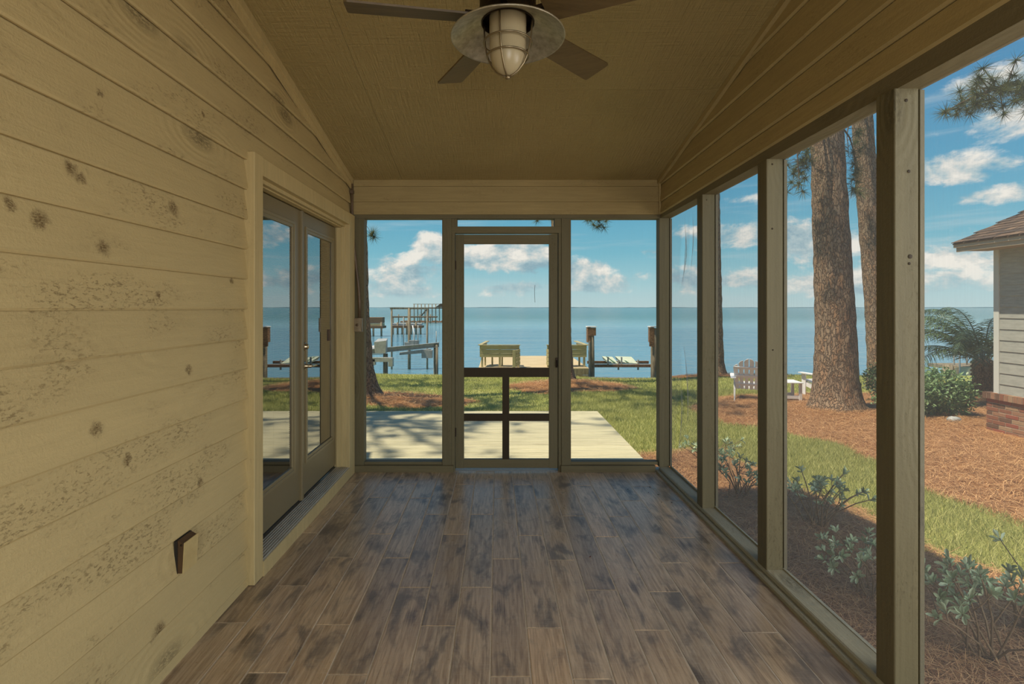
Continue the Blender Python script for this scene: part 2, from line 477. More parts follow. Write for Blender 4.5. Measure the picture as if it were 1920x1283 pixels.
def brick_mat():
    m, t, b = mat('mixed_brick', rough=0.85)
    co, r = objco(t)
    n = noise(t, co, 30, 4, 0.6)
    c = ramp(t, r, [(0.0, s2l(148, 92, 66)), (0.22, s2l(166, 122, 92)), (0.45, s2l(110, 78, 58)), (0.65, s2l(178, 146, 112)), (0.85, s2l(158, 84, 62)), (1.0, s2l(84, 70, 58))], 'CONSTANT')
    c = mix(t, ma(t, 'MULTIPLY', n, 0.5), c, s2l(96, 74, 56))
    t.links.new(c, b.inputs['Base Color'])
    bump(t, b, n, 0.3, 0.01)
    return m
M_brick = brick_mat()
def shingle_mat():
    m, t, b = mat('brown_asphalt_shingle', rough=0.9)
    co, r = objco(t)
    n = noise(t, co, 60, 3, 0.7)
    c = ramp(t, r, [(0.0, s2l(96, 78, 64)), (0.35, s2l(124, 98, 76)), (0.7, s2l(80, 68, 60)), (1.0, s2l(138, 112, 88))])
    c = mix(t, ma(t, 'MULTIPLY', n, 0.5), c, s2l(66, 56, 48))
    t.links.new(c, b.inputs['Base Color'])
    bump(t, b, n, 0.4, 0.004)
    return m
M_shingle = shingle_mat()

def bark_mat(name='pine_bark', dark=1.0):
    m, t, b = mat(name, rough=0.9, spec=0.2)
    co = nd(t, 'ShaderNodeTexCoord').outputs['Object']
    warp = noise(t, scl(t, co, (3, 3, 1.6)), 2.0, 4, 0.6, col=True)
    cw = vm(t, 'ADD', scl(t, co, (22, 22, 6.0)), scl(t, warp, (4.5, 4.5, 3.0)))
    vo = nd(t, 'ShaderNodeTexVoronoi', {'Vector': cw, 'Scale': 1.0}, feature='DISTANCE_TO_EDGE').outputs['Distance']
    vc = nd(t, 'ShaderNodeTexVoronoi', {'Vector': cw, 'Scale': 1.0}).outputs['Color']
    n = noise(t, co, 14, 5, 0.7)
    crack = sstep(t, ma(t, 'ADD', vo, ma(t, 'MULTIPLY', ma(t, 'SUBTRACT', n, 0.5), 0.16)), 0.0, 0.15)
    pl = ramp(t, nd(t, 'ShaderNodeSeparateColor', {0: vc}).outputs[0], [(0.0, s2l(146, 118, 92)), (0.4, s2l(164, 140, 114)), (0.7, s2l(176, 132, 94)), (1.0, s2l(138, 118, 98))])
    pl = mix(t, ma(t, 'MULTIPLY', n, 0.8), pl, s2l(158, 136, 112))
    c = mix(t, ma(t, 'ADD', 0.35, ma(t, 'MULTIPLY', crack, 0.65)), s2l(84, 66, 52), pl)
    if dark != 1.0:
        c = mix(t, 1.0, c, (dark,) * 3, 'MULTIPLY')
    t.links.new(c, b.inputs['Base Color'])
    bump(t, b, ma(t, 'ADD', ma(t, 'MULTIPLY', crack, 1.0), ma(t, 'MULTIPLY', n, 0.5)), 0.9, 0.03)
    return m
M_bark = bark_mat()
M_twig = noisy('pine_twig', [(0.3, s2l(82, 62, 46)), (0.7, s2l(112, 90, 68))], scale=20)

def leafy(name, c0, c1, rough=0.5, trans=0.3, vary=True):
    m, t, b = mat(name, rough=rough, spec=0.4)
    g = nd(t, 'ShaderNodeNewGeometry')
    r = g.outputs['Random Per Island']
    r2 = nd(t, 'ShaderNodeObjectInfo').outputs['Random']
    f = ma(t, 'FRACT', ma(t, 'ADD', r, r2))
    c = mix(t, f, c0, c1)
    t.links.new(c, b.inputs['Base Color'])
    if trans:
        out = t.nodes['Material Output']
        tr = nd(t, 'ShaderNodeBsdfTranslucent', {0: c})
        mx = nd(t, 'ShaderNodeMixShader', {0: trans, 1: b.outputs[0], 2: tr.outputs[0]})
        t.links.new(mx.outputs[0], out.inputs[0])
    return m
M_needle = leafy('pine_needles', s2l(66, 80, 42), s2l(118, 124, 70), 0.5, 0.25)
M_leaf = leafy('grey_green_shrub_leaf', s2l(136, 162, 124), s2l(204, 220, 184), 0.38, 0.25)
M_bush = leafy('mid_green_bush_leaf', s2l(92, 126, 78), s2l(156, 182, 130), 0.45, 0.25)
M_bushdark = leafy('dark_green_bush_leaf', s2l(48, 74, 42), s2l(84, 110, 64), 0.45, 0.2)
M_palm = leafy('palm_leaflet', s2l(66, 92, 66), s2l(116, 138, 100), 0.4, 0.2)
M_stem = noisy('shrub_stem', [(0.3, s2l(104, 84, 60)), (0.7, s2l(140, 116, 86))], scale=20)
M_straw = leafy('pine_straw_strand', s2l(128, 80, 46), s2l(238, 192, 136), 0.6, 0.15)
M_grass = leafy('grass_blade', s2l(132, 142, 72), s2l(222, 216, 142), 0.55, 0.35)

def ground_mat():
    m, t, b = mat('lawn_and_pine_straw_ground', rough=0.95, spec=0.1)
    co = nd(t, 'ShaderNodeTexCoord').outputs['Object']
    a = nd(t, 'ShaderNodeVertexColor', layer_name='tint').outputs[0]
    n1 = noise(t, co, 1.2, 4, 0.6)
    n2 = noise(t, co, 26, 5, 0.75)
    n3 = noise(t, scl(t, co, (30, 8, 4)), 4, 4, 0.7, 1.0)
    gr = mix(t, n2, s2l(112, 126, 56), s2l(200, 200, 116))
    gr = mix(t, ma(t, 'MULTIPLY', sstep(t, n1, 0.5, 0.72), 0.6), gr, s2l(208, 196, 130))
    st = mix(t, n3, s2l(120, 78, 46), s2l(216, 162, 106))
    st = mix(t, ma(t, 'MULTIPLY', n2, 0.5), st, s2l(160, 110, 68))
    f = sstep(t, ma(t, 'ADD', nd(t, 'ShaderNodeSeparateColor', {0: a}).outputs[0], ma(t, 'MULTIPLY', ma(t, 'SUBTRACT', n2, 0.5), 0.5)), 0.4, 0.6)
    t.links.new(mix(t, f, gr, st), b.inputs['Base Color'])
    bump(t, b, ma(t, 'ADD', n2, n3), 0.6, 0.03)
    return m
M_ground = ground_mat()

def water_mat():
    m, t, b = mat('bay_water', rough=0.12)
    co = nd(t, 'ShaderNodeTexCoord').outputs['Object']
    sp = nd(t, 'ShaderNodeSeparateXYZ', {0: co})
    w1 = noise(t, scl(t, co, (0.55, 1.7, 1)), 1.1, 4, 0.6, 0.5)
    w2 = noise(t, scl(t, co, (0.06, 0.16, 1)), 1.0, 4, 0.6, 0.4)
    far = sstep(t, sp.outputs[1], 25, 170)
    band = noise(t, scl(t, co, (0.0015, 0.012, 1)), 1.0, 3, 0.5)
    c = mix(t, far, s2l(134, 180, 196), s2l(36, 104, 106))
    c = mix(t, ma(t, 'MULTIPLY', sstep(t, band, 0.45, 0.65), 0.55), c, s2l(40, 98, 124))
    t.links.new(c, b.inputs['Base Color'])
    b.inputs['IOR'].default_value = 1.33
    b.inputs['Specular IOR Level'].default_value = 0.3
    bump(t, b, ma(t, 'ADD', ma(t, 'MULTIPLY', w1, 0.5), ma(t, 'MULTIPLY', w2, 2.0)), 0.9, 0.4)
    return m
M_water = water_mat()

def screen_mat():
    """insect screen: the finer the angle, the more wire stands in the way"""
    m = bpy.data.materials.new('insect_screen')
    m.use_nodes = True
    t = m.node_tree
    t.nodes.clear()
    g = nd(t, 'ShaderNodeNewGeometry')
    cs = ma(t, 'ABSOLUTE', vm(t, 'DOT_PRODUCT', g.outputs['Normal'], g.outputs['Incoming']))
    f = ma(t, 'DIVIDE', 0.092, ma(t, 'MAXIMUM', cs, 0.08))
    co = nd(t, 'ShaderNodeTexCoord').outputs['Object']
    wv = noise(t, scl(t, co, (60, 60, 3)), 2.0, 2, 0.5)
    f = ma(t, 'MULTIPLY', f, ma(t, 'ADD', 0.75, ma(t, 'MULTIPLY', wv, 0.5)))
    f = ma(t, 'MINIMUM', f, 0.75)
    df = nd(t, 'ShaderNodeBsdfDiffuse', {0: (0.40, 0.41, 0.40)})
    tl = nd(t, 'ShaderNodeBsdfTranslucent', {0: (0.44, 0.44, 0.43)})
    wire = nd(t, 'ShaderNodeMixShader', {0: 0.55, 1: df.outputs[0], 2: tl.outputs[0]})
    tr = nd(t, 'ShaderNodeBsdfTransparent')
    mx = nd(t, 'ShaderNodeMixShader', {0: f, 1: tr.outputs[0], 2: wire.outputs[0]})
    nd(t, 'ShaderNodeOutputMaterial', {0: mx.outputs[0]})
    return m
M_screen = screen_mat()

def pane_mat():
    m = bpy.data.materials.new('reflective_double_glazing')
    m.use_nodes = True
    t = m.node_tree
    t.nodes.clear()
    fr = nd(t, 'ShaderNodeFresnel', {'IOR': 6.0})
    gl = nd(t, 'ShaderNodeBsdfGlossy', {'Color': (1, 1, 1), 'Roughness': 0.0})
    tr = nd(t, 'ShaderNodeBsdfTransparent', {0: (0.86, 0.9, 0.88)})
    mx = nd(t, 'ShaderNodeMixShader', {0: fr.outputs[0], 1: tr.outputs[0], 2: gl.outputs[0]})
    nd(t, 'ShaderNodeOutputMaterial', {0: mx.outputs[0]})
    return m
M_pane = pane_mat()
#@@MATERIALS_END
# ================================================================== THE PORCH
XL, XR, YB = -1.27, 1.40, 4.40
YR = -2.2                                     # rear end of the porch, behind the camera
def fl(y): return 0.007 * (4.41 - y)          # the floor falls gently towards the screen door
def zc(y): return 2.524 + 0.208 * (YB - y)    # the ceiling rises towards the house
def zh(y): return 0.0135 * (YB - y)           # slight rise of the right-hand siding lines
def zg(y): return -0.40 - 0.0415 * (y - 4)    # the garden falls to the sea wall

# ---- floor: grout bed and planks of porcelain tile
b = MB()
b.hexa([(-1.40, YR, fl(YR) - 0.12), (1.53, YR, fl(YR) - 0.12), (1.53, 4.56, -0.13), (-1.40, 4.56, -0.13),
        (-1.40, YR, fl(YR) - 0.0016), (1.53, YR, fl(YR) - 0.0016), (1.53, 4.56, -0.0026), (-1.40, 4.56, -0.0026)])
floor = struct(part('floor', b, M_grout))
PH = {-8: 2.275, -7: 2.581, -6: 2.88, -5: 2.26, -4: 2.871, -3: 2.565, -2: 2.252, -1: 2.565, 0: 2.86, 1: 2.237, 2: 2.846,
      3: 2.54, 4: 2.22, 5: 2.526, 6: 2.815, 7: 2.205, 8: 2.815}
TP = 0.921
tile_cache = {}
def tile_mesh(w, L):
    key = (round(w, 3), round(L, 3))
    if key not in tile_cache:
        c = 0.0016; h = 0.009
        v = [(0, 0, 0), (w, 0, 0), (w, L, 0), (0, L, 0), (0, 0, h - c), (w, 0, h - c), (w, L, h - c), (0, L, h - c),
             (c, c, h), (w - c, c, h), (w - c, L - c, h), (c, L - c, h)]
        f = [(0, 3, 2, 1), (8, 9, 10, 11)] + [(i, (i + 1) % 4, 4 + (i + 1) % 4, 4 + i) for i in range(4)] + [(4 + i, 4 + (i + 1) % 4, 8 + (i + 1) % 4, 8 + i) for i in range(4)]
        mb = MB(); mb.add(v, f)
        tile_cache[key] = mb.mesh('floor_plank', M_tile)
    return tile_cache[key]
for cidx, ph in PH.items():
    xa = -0.026 + 0.1555 * cidx + 0.0029
    xb = min(-0.026 + 0.1555 * (cidx + 1) - 0.0029, 1.385)
    xa = max(xa, -1.272)
    k0 = math.floor((-0.6 - ph) / TP)
    for k in range(k0, 4):
        ya = max(ph + k * TP + 0.0027, -0.6)
        yb = min(ph + (k + 1) * TP - 0.0027, 4.428)
        if yb - ya < 0.03: continue
        o = link('floor_plank', tile_mesh(xb - xa, yb - ya), floor, (xa, ya, fl(ya) - 0.009), (math.atan(-0.007), 0, 0))
del tile_cache

# ---- left wall: house side, lapped boards
b = MB()
for poly in ([(YR, 0.0), (2.64, 0.0), (2.64, zc(2.64) + 0.1), (YR, zc(YR) + 0.1)],
             [(2.64, 2.125), (4.28, 2.125), (4.28, zc(4.28) + 0.1), (2.64, zc(2.64) + 0.1)],
             [(4.28, -0.1), (4.56, -0.1), (4.56, zc(4.56) + 0.1), (4.28, zc(4.28) + 0.1)]):
    b.prism(poly, 'x', -1.40, -1.290)
wall_left = struct(part('wall_left', b, M_trim))
def wedge_board(xt, xo, xi, ya0, yb0, ya1, yb1, z0, z1, sgn=1):
    m = MB()
    vs_ = []
    for y0_, y1_ in ((ya0, ya1), (yb0, yb1)):
        vs_ += [(xi, y0_, z0), (xo - 0.005, y0_, z0), (xo, y0_, z0 + 0.007), (xt, y1_, z1), (xt - 0.011, y1_, z1)]
    m.add(vs_, [(4, 3, 2, 1, 0), (5, 6, 7, 8, 9)] + [(i_, (i_ + 1) % 5, 5 + (i_ + 1) % 5, 5 + i_) for i_ in range(5)])
    return m
EX = 0.1508
for k in range(-10, 17):
    z0 = 1.412 + EX * k
    z1 = z0 + EX + 0.022
    z0c = max(z0, 0.012)
    yb = 2.582 if k < 5 else 4.402
    yend = lambda z: min(yb, YB - (z - 2.524) / 0.208 + 0.012)
    y0, y1 = yend(z0c), yend(z1)
    if y0 < YR + 0.05: break
    y1 = max(y1, YR + 0.01)
    part('siding_board', wedge_board(-1.2790, -1.2555, -1.2690, YR, y0, YR, y1, z0c, z1), M_siding, wall_left)

# ---- right wall: boards above the screens, posts, plates
b = MB()
b.prism([(YR, 2.24), (4.56, 2.24), (4.56, zc(4.56) + 0.1), (YR, zc(YR) + 0.1)], 'x', 1.425, 1.50)
wall_right = struct(part('wall_right', b, M_header))
HB = [2.224, 2.330, 2.478, 2.630, 2.785, 2.940, 3.092, 3.245, 3.40, 3.55, 3.70, 3.85]
for i in range(len(HB) - 1):
    z0, z1 = HB[i], HB[i + 1]
    def yend(z):
        return min(4.405, YB - (z - 2.524) / 0.208 * 0.94 + 0.01)
    y0, y1 = yend(z0), max(yend(z1), YR + 0.01)
    if y0 < YR + 0.05: break
    m = MB()
    xo, xt, xi = 1.400, 1.413, 1.426
    vs_ = []
    for yy0, yy1 in ((YR, YR), (y0, y1)):
        vs_ += [(xi, yy0, z0 + zh(yy0)), (xo + 0.010, yy0, z0 + zh(yy0)), (xo, yy0, z0 + zh(yy0) + 0.009), (xt, yy1, z1 + zh(yy1) - 0.004), (xi, yy1, z1 + zh(yy1) - 0.004)]
    m.add(vs_, [(0, 1, 2, 3, 4), (9, 8, 7, 6, 5)] + [(i_, 5 + i_, 5 + (i_ + 1) % 5, (i_ + 1) % 5) for i_ in range(5)])
    part('siding_board', m, M_header, wall_right)
m = MB(); m.hexa([(1.41, YR, 2.192), (1.502, YR, 2.192), (1.502, 4.50, 2.192), (1.41, 4.50, 2.192), (1.41, YR, 2.224 + zh(YR)), (1.502, YR, 2.224 + zh(YR)), (1.502, 4.50, 2.226), (1.41, 4.50, 2.226)])
part('top_plate', m, M_post_y, wall_right)
RP = [(1.798, 1.887), (2.652, 2.745), (3.482, 3.575), (4.404, 4.493), (0.93, 1.02), (0.06, 0.15), (-0.81, -0.72), (-1.68, -1.59)]
sz = lambda y: 0.046 + 0.006 * (YB - y)
for i, (ya, yb) in enumerate(RP):
    m = MB(); m.cbox(1.400, 1.486, ya, yb, sz(ya) - 0.002, 2.1925, 0.003)
    part('post', m, M_post, wall_right)
    m = MB(); m.cbox(1.4925, 1.511, ya + 0.004, yb - 0.004, sz(ya) + 0.002, 2.19, 0.002)
    part('screen_batten', m, M_post, wall_right)
prof = [(0.0, 1.352), (0.026, 1.352), (0.033, 1.362), (0.030, 1.384), (0.036, 1.393), (0.050, 1.397), (0.054, 1.404), (0.054, 1.508), (0.0, 1.508)]
m = MB()
vs_ = []
for y in (YR, 4.40):
    for z, x in prof:
        vs_.append((x + (0.016 if x < 1.39 and y > 4 else 0), y, z - 0.054 + sz(y) if z > 0 else -0.01))
n = len(prof)
m.add(vs_, [tuple(range(n)), tuple(reversed(range(n, 2 * n)))] + [(i, n + i, n + (i + 1) % n, (i + 1) % n) for i in range(n)])
part('sill', m, M_sill, wall_right)
m = MB(); m.cbox(1.4875, 1.500, YR, 4.40, 0.05, 0.062, 0.002, 'y')
part('sill_bead', m, M_sill, wall_right)
# nail heads and knots on the posts
for (x, y, z, rr) in [(1.441, 1.7975, 2.150, 0.006), (1.455, 1.7975, 1.60, 0.008), (1.452, 1.7975, 1.575, 0.005), (1.430, 2.6515, 2.165, 0.005), (1.433, 2.6515, 1.20, 0.004), (1.43, 2.6515, 1.83, 0.005), (1.45, 1.7975, 1.90, 0.006), (1.43, 3.4815, 2.155, 0.004)]:
    m = MB(); m.lathe([(0.0005, 0), (rr * 0.8, 0), (rr, 0.0006), (rr * 0.6, 0.0016), (0.0005, 0.0018)], n=10)
    o = MB(); o.add([(x + a, y - c, z + bb) for a, bb, c in m.v], m.f)
    part('knot', o, M_doordark, wall_right)

# ---- back wall: boards above, frame of posts around the screen door
b = MB(); b.box(-1.29, 1.425, 4.425, 4.50, 2.226, 2.60)
wall_back = struct(part('wall_back', b, M_header_x))
for z0, z1 in ((2.224, 2.332), (2.333, 2.466), (2.467, 2.54)):
    m = MB(); m.hexa([(-1.262, 4.400, z0), (1.407, 4.400, z0), (1.407, 4.426, z0), (-1.262, 4.426, z0), (-1.262, 4.408, z1), (1.407, 4.408, z1), (1.407, 4.426, z1), (-1.262, 4.426, z1)])
    part('siding_board', m, M_header_x, wall_back)
m = MB(); m.box(-1.262, 1.41, 4.412, 4.505, 2.192, 2.225); part('top_plate', m, M_post_x, wall_back)
for (x0, x1, z0) in ((-1.245, -1.152, 0.055), (-0.476, -0.394, 0.055), (0.557, 0.640, 0.055)):
    m = MB(); m.cbox(x0, x1, 4.418, 4.500, z0, 2.193, 0.003); part('post', m, M_post, wall_back)
for (x0, x1) in ((-1.25, -0.377), (0.553, 1.365)):
    m = MB(); m.cbox(x0, x1, 4.396, 4.505, -0.01, 0.056, 0.004, 'x'); part('bottom_plate', m, M_post_x, wall_back)
    m = MB(); m.cbox(x0 + 0.1 if x0 < 0 else x0 + 0.087, x1 - 0.1 if x0 < 0 else x1 + 0.03, 4.425, 4.50, 0.056, 0.082, 0.003, 'x'); part('bottom_rail', m, M_post_x, wall_back)
m = MB(); m.cbox(1.392, 1.410, 4.385, 4.404, 2.225, 2.52, 0.003); part('corner_batten', m, M_header, wall_back)

# ---- screens (one window per bay)
def screen_xz(name, x0, x1, z0, z1, y):
    m = MB(); m.add([(x0, y, z0), (x1, y, z0), (x1, y, z1), (x0, y, z1)], [(0, 1, 2, 3)])
    return struct(part(name, m, M_screen))
screen_xz('window_1', -1.152, -0.476, 0.08, 2.192, 4.492)
screen_xz('window_2', 0.640, 1.402, 0.08, 2.192, 4.492)
screen_xz('window_3', -0.350, 0.500, 2.12, 2.190, 4.492)
bays = [(3.575, 4.404), (2.745, 3.482), (1.887, 2.652), (1.02, 1.798), (0.15, 0.93), (-0.72, 0.06), (-1.59, -0.81)]
for i, (ya, yb) in enumerate(bays):
    m = MB()
    z0, z1 = sz(ya), 2.193
    if i == 0:            # a slack screen with folds hanging from its top edge and pulled at its foot
        ny, nz = 90, 60
        vs_ = []
        for kz in range(nz + 1):
            z = z0 + (z1 - z0) * kz / nz
            for ky in range(ny + 1):
                y = ya + (yb - ya) * ky / ny
                u = (y - ya) / (yb - ya)
                top = max(0.0, (z - 1.55) / 0.64); low = max(0.0, (1.15 - z) / 1.1)
                f1 = math.exp(-((u - 0.70 + 0.30 * (z - 1.5) * 0.6) / 0.030) ** 2) * math.sin(math.pi * min(1, max(0, (z - 1.62) / 0.45)))
                f2 = math.exp(-((u - 0.48 + 0.22 * (z - 1.5) * 0.6) / 0.024) ** 2) * math.sin(math.pi * min(1, max(0, (z - 1.72) / 0.40)))
                f4 = math.exp(-((u - 0.26) / 0.020) ** 2) * math.sin(math.pi * min(1, max(0, (z - 1.5) / 0.66)))
                f3 = math.exp(-((u - 0.60 - 0.30 * (0.9 - z) * -0.55) / 0.032) ** 2) * math.sin(math.pi * min(1, max(0, (1.12 - z) / 0.60)))
                f5 = math.exp(-((u - 0.72 - 0.2 * (0.6 - z)) / 0.035) ** 2) * math.sin(math.pi * min(1, max(0, (0.75 - z) / 0.55)))
                x = 1.492 + 0.034 * f1 + 0.018 * f2 + 0.008 * f4 + 0.026 * f3 + 0.022 * f5
                vs_.append((x, y, z))
        w = ny + 1
        m.add(vs_, [(r_ * w + c_, r_ * w + c_ + 1, (r_ + 1) * w + c_ + 1, (r_ + 1) * w + c_) for r_ in range(nz) for c_ in range(ny)], True)
    else:
        ny = 12
        vs_ = []
        for kz in range(13):
            z = z0 + (z1 - z0) * kz / 12
            for ky in range(ny + 1):
                u = ky / ny
                vs_.append((1.490 + 0.004 * math.sin(math.pi * u) * math.sin(math.pi * kz / 12), ya + (yb - ya) * u, z))
        w = ny + 1
        m.add(vs_, [(r_ * w + c_, r_ * w + c_ + 1, (r_ + 1) * w + c_ + 1, (r_ + 1) * w + c_) for r_ in range(12) for c_ in range(ny)], True)
    struct(part('window_%d' % (i + 4), m, M_screen))

# ---- ceiling panels, rake trims, rear wall, roof
b = MB()
b.prism([(YR - 0.1, zc(YR - 0.1) + 0.02), (4.46, zc(4.46) + 0.02), (4.78, 2.52), (4.78, 2.66), (YR - 0.1, zc(YR - 0.1) + 0.22)], 'x', -1.45, 1.58)
ceiling = struct(part('ceiling', b, M_ceil))
rows = [4.43, 3.18, 1.96, 0.74, -0.48, -1.70, -2.25]
for i in range(len(rows) - 1):
    y1, y0 = rows[i] - 0.0012, rows[i + 1] + 0.0012
    for (x0, x1) in ((-1.30, -0.822), (-0.820, 1.42)):
        m = MB(); m.prism([(y0, zc(y0)), (y1, zc(y1)), (y1, zc(y1) + 0.019), (y0, zc(y0) + 0.019)], 'x', x0, x1)
        part('ceiling_panel', m, M_ceil, ceiling)
for nm, x0, x1, y1, th in (('trim_1', -1.262, -1.236, 4.40, 0.045), ('trim_2', 1.380, 1.406, 4.395, 0.04)):
    m = MB()
    m.hexa([(x0, YR, zc(YR) - th), (x1, YR, zc(YR) - th), (x1, y1, zc(y1) - th), (x0, y1, zc(y1) - th),
            (x0, YR, zc(YR) - 0.001), (x1, YR, zc(YR) - 0.001), (x1, y1, zc(y1) - 0.001), (x0, y1, zc(y1) - 0.001)])
    tr_ = struct(part(nm, m, M_header if nm == 'trim_2' else M_trim))
    if nm == 'trim_1':
        m = MB()
        xa, xb = -1.262, -1.250
        m.hexa([(xa, YR, zc(YR) - 0.085), (xb, YR, zc(YR) - 0.085), (xb, y1, zc(y1) - 0.085), (xa, y1, zc(y1) - 0.085),
                (xa, YR, zc(YR) - th), (xb, YR, zc(YR) - th), (xb, y1, zc(y1) - th), (xa, y1, zc(y1) - th)])
        part('frieze_board', m, M_trim, tr_)
b = MB(); b.box(-1.40, 1.53, YR - 0.2, YR - 0.1, 2.25, 4.0); b.box(-1.40, -1.28, YR - 0.2, YR - 0.1, -0.1, 2.25); b.box(1.41, 1.53, YR - 0.2, YR - 0.1, -0.1, 2.25)
struct(part('wall_rear', b, M_siding))  # middle of this unseen wall left open for the added fill lamp

# ---- French door in the left wall
door_1 = struct(empty('door_1', (-1.30, 3.455, 0.0)))
m = MB(); m.cbox(-1.290, -1.224, 2.575, 2.671, 0.018, 2.207, 0.003); part('casing', m, M_trim, door_1)
m = MB(); m.cbox(-1.290, -1.224, 4.238, 4.392, 0.0, 2.207, 0.003); part('casing', m, M_trim, door_1)
m = MB(); m.cbox(-1.290, -1.2235, 2.668, 4.241, 2.111, 2.206, 0.003, 'y'); part('casing', m, M_trim, door_1)
m = MB(); m.cbox(-1.400, -1.262, 2.655, 2.690, 0.10, 2.118, 0.002); m.box(-1.335, -1.290, 2.690, 2.702, 0.10, 2.116); part('jamb', m, M_trim, door_1)
m = MB(); m.cbox(-1.400, -1.262, 4.230, 4.268, 0.10, 2.118, 0.002); m.box(-1.330, -1.290, 4.222, 4.230, 0.10, 2.116); part('jamb', m, M_trim, door_1)
m = MB(); m.cbox(-1.400, -1.262, 2.690, 4.230, 2.090, 2.124, 0.002, 'y'); m.box(-1.330, -1.290, 2.69, 4.23, 2.082, 2.09); part('jamb', m, M_trim, door_1)
def leaf(ya, yb, la, lb):
    """door slab with a lite from la to lb"""
    z0, z1, lz0, lz1 = 0.122, 2.080, 0.335, 1.985
    x0, x1 = -1.382, -1.338
    m = MB()
    m.cbox(x0, x1, ya, la + 0.02, z0, z1, 0.002); m.cbox(x0, x1, lb - 0.02, yb, z0, z1, 0.002)
    m.cbox(x0, x1 - 0.0003, la, lb, z0, lz0 + 0.02, 0.002, 'y'); m.cbox(x0, x1 - 0.0003, la, lb, lz1 - 0.02, z1, 0.002, 'y')
    d_ = part('door_leaf', m, M_metaldoor, door_1)
    m = MB()
    for (a, b_, off) in ((0.0, 0.020, 0.010), (0.018, 0.040, 0.005)):
        xa, xb = -1.345, -1.338 + off
        m.cbox(xa, xb, la + a, la + b_, lz0 + a, lz1 - a, 0.002); m.cbox(xa, xb, lb - b_, lb - a, lz0 + a, lz1 - a, 0.002)
        m.cbox(xa, xb - 0.0004, la + b_ - 0.002, lb - b_ + 0.002, lz0 + a, lz0 + b_, 0.002, 'y'); m.cbox(xa, xb - 0.0004, la + b_ - 0.002, lb - b_ + 0.002, lz1 - b_, lz1 - a, 0.002, 'y')
    part('lite_frame', m, M_litefr, d_, 'raised moulding around the glass')
    m = MB(); m.add([(-1.344, la + 0.03, lz0 + 0.03), (-1.344, lb - 0.03, lz0 + 0.03), (-1.344, lb - 0.03, lz1 - 0.03), (-1.344, la + 0.03, lz1 - 0.03)], [(0, 1, 2, 3)])
    part('glass_pane', m, M_pane, d_)
    m = MB()
    z = lz0 + 0.045
    while z < lz1 - 0.06:
        m.hexa([(-1.3555, la + 0.035, z), (-1.3545, la + 0.035, z - 0.0002), (-1.3545, lb - 0.035, z - 0.0002), (-1.3555, lb - 0.035, z),
                (-1.3635, la + 0.035, z + 0.0105), (-1.3625, la + 0.035, z + 0.0108), (-1.3625, lb - 0.035, z + 0.0108), (-1.3635, lb - 0.035, z + 0.0105)])
        z += 0.0138
    m.cbox(-1.366, -1.352, la + 0.035, lb - 0.035, lz1 - 0.058, lz1 - 0.034, 0.002, 'y')
    m.cbox(-1.364, -1.354, la + 0.035, lb - 0.035, lz0 + 0.033, lz0 + 0.044, 0.002, 'y')
    for yy in (la + 0.10, (la + lb) / 2, lb - 0.10):
        m.tube([(-1.3525, yy, lz0 + 0.04), (-1.3525, yy, lz1 - 0.04)], 0.0006, 4)
    part('blind', m, M_blind, d_, 'closed ivory mini blind behind the glass', stuff=True)
    m = MB(); m.box(-1.378, -1.374, la - 0.0, lb + 0.0, lz0 - 0.0, lz1 + 0.0); part('dark_room_sheet', m, M_room, d_)  # dark sheet standing in for the unlit room behind the blind
    m = MB(); m.box(-1.376, -1.343, ya + 0.004, yb - 0.004, 0.108, 0.124); part('door_sweep', m, M_black, d_)
    return d_
leaf(2.702, 3.474, 2.806, 3.371)
right_leaf = leaf(3.486, 4.222, 3.556, 4.172)
m = MB(); m.cbox(-1.352, -1.322, 3.462, 3.500, 0.110, 2.078, 0.004); part('astragal', m, M_metaldoor, door_1)
# hardware on the far leaf
m = MB()
Mx = Matrix.Rotation(R(90), 4, 'Y')
def disc(m, x, y, z, prof, n=20):
    q = MB(); q.lathe(prof, n=n, caps=True)
    m.add([Vector((x + zz, y + yy, z + xx)) for xx, yy, zz in q.v], q.f, True)
disc(m, -1.338, 3.530, 1.150, [(0.031, 0.0), (0.031, 0.008), (0.026, 0.014), (0.019, 0.016), (0.018, 0.030), (0.013, 0.033)])
m.box(-1.306, -1.302, 3.527, 3.533, 1.144, 1.158)
part('deadbolt', m, M_chrome, right_leaf)
m = MB()
disc(m, -1.338, 3.530, 1.016, [(0.033, 0.0), (0.033, 0.007), (0.028, 0.012), (0.013, 0.015), (0.012, 0.052), (0.010, 0.055)])
m.tube([(-1.288, 3.520, 1.016), (-1.284, 3.545, 1.017), (-1.283, 3.590, 1.015), (-1.286, 3.635, 1.011), (-1.295, 3.650, 1.010)], [0.010, 0.010, 0.009, 0.008, 0.007], 10)
part('lever_handle', m, M_chrome, right_leaf)
m = MB(); m.cbox(-1.352, -1.3335, 4.06, 4.085, 1.155, 1.245, 0.003); part('blind_control', m, M_outside, right_leaf)
m = MB()
m.box(-1.40, -1.226, 2.672, 4.238, 0.030, 0.092)
for i in range(7):
    x = -1.335 + i * 0.0155
    m.cbox(x, x + 0.0095, 2.674, 4.236, 0.090, 0.101 - 0.0009 * i, 0.0015, 'y')
part('threshold', m, M_thresh, door_1, 'ribbed aluminium threshold')
m = MB(); m.cbox(-1.24, -1.219, 2.672, 4.262, 0.004, 0.090, 0.003, 'y'); part('sill_riser', m, M_trim, door_1)

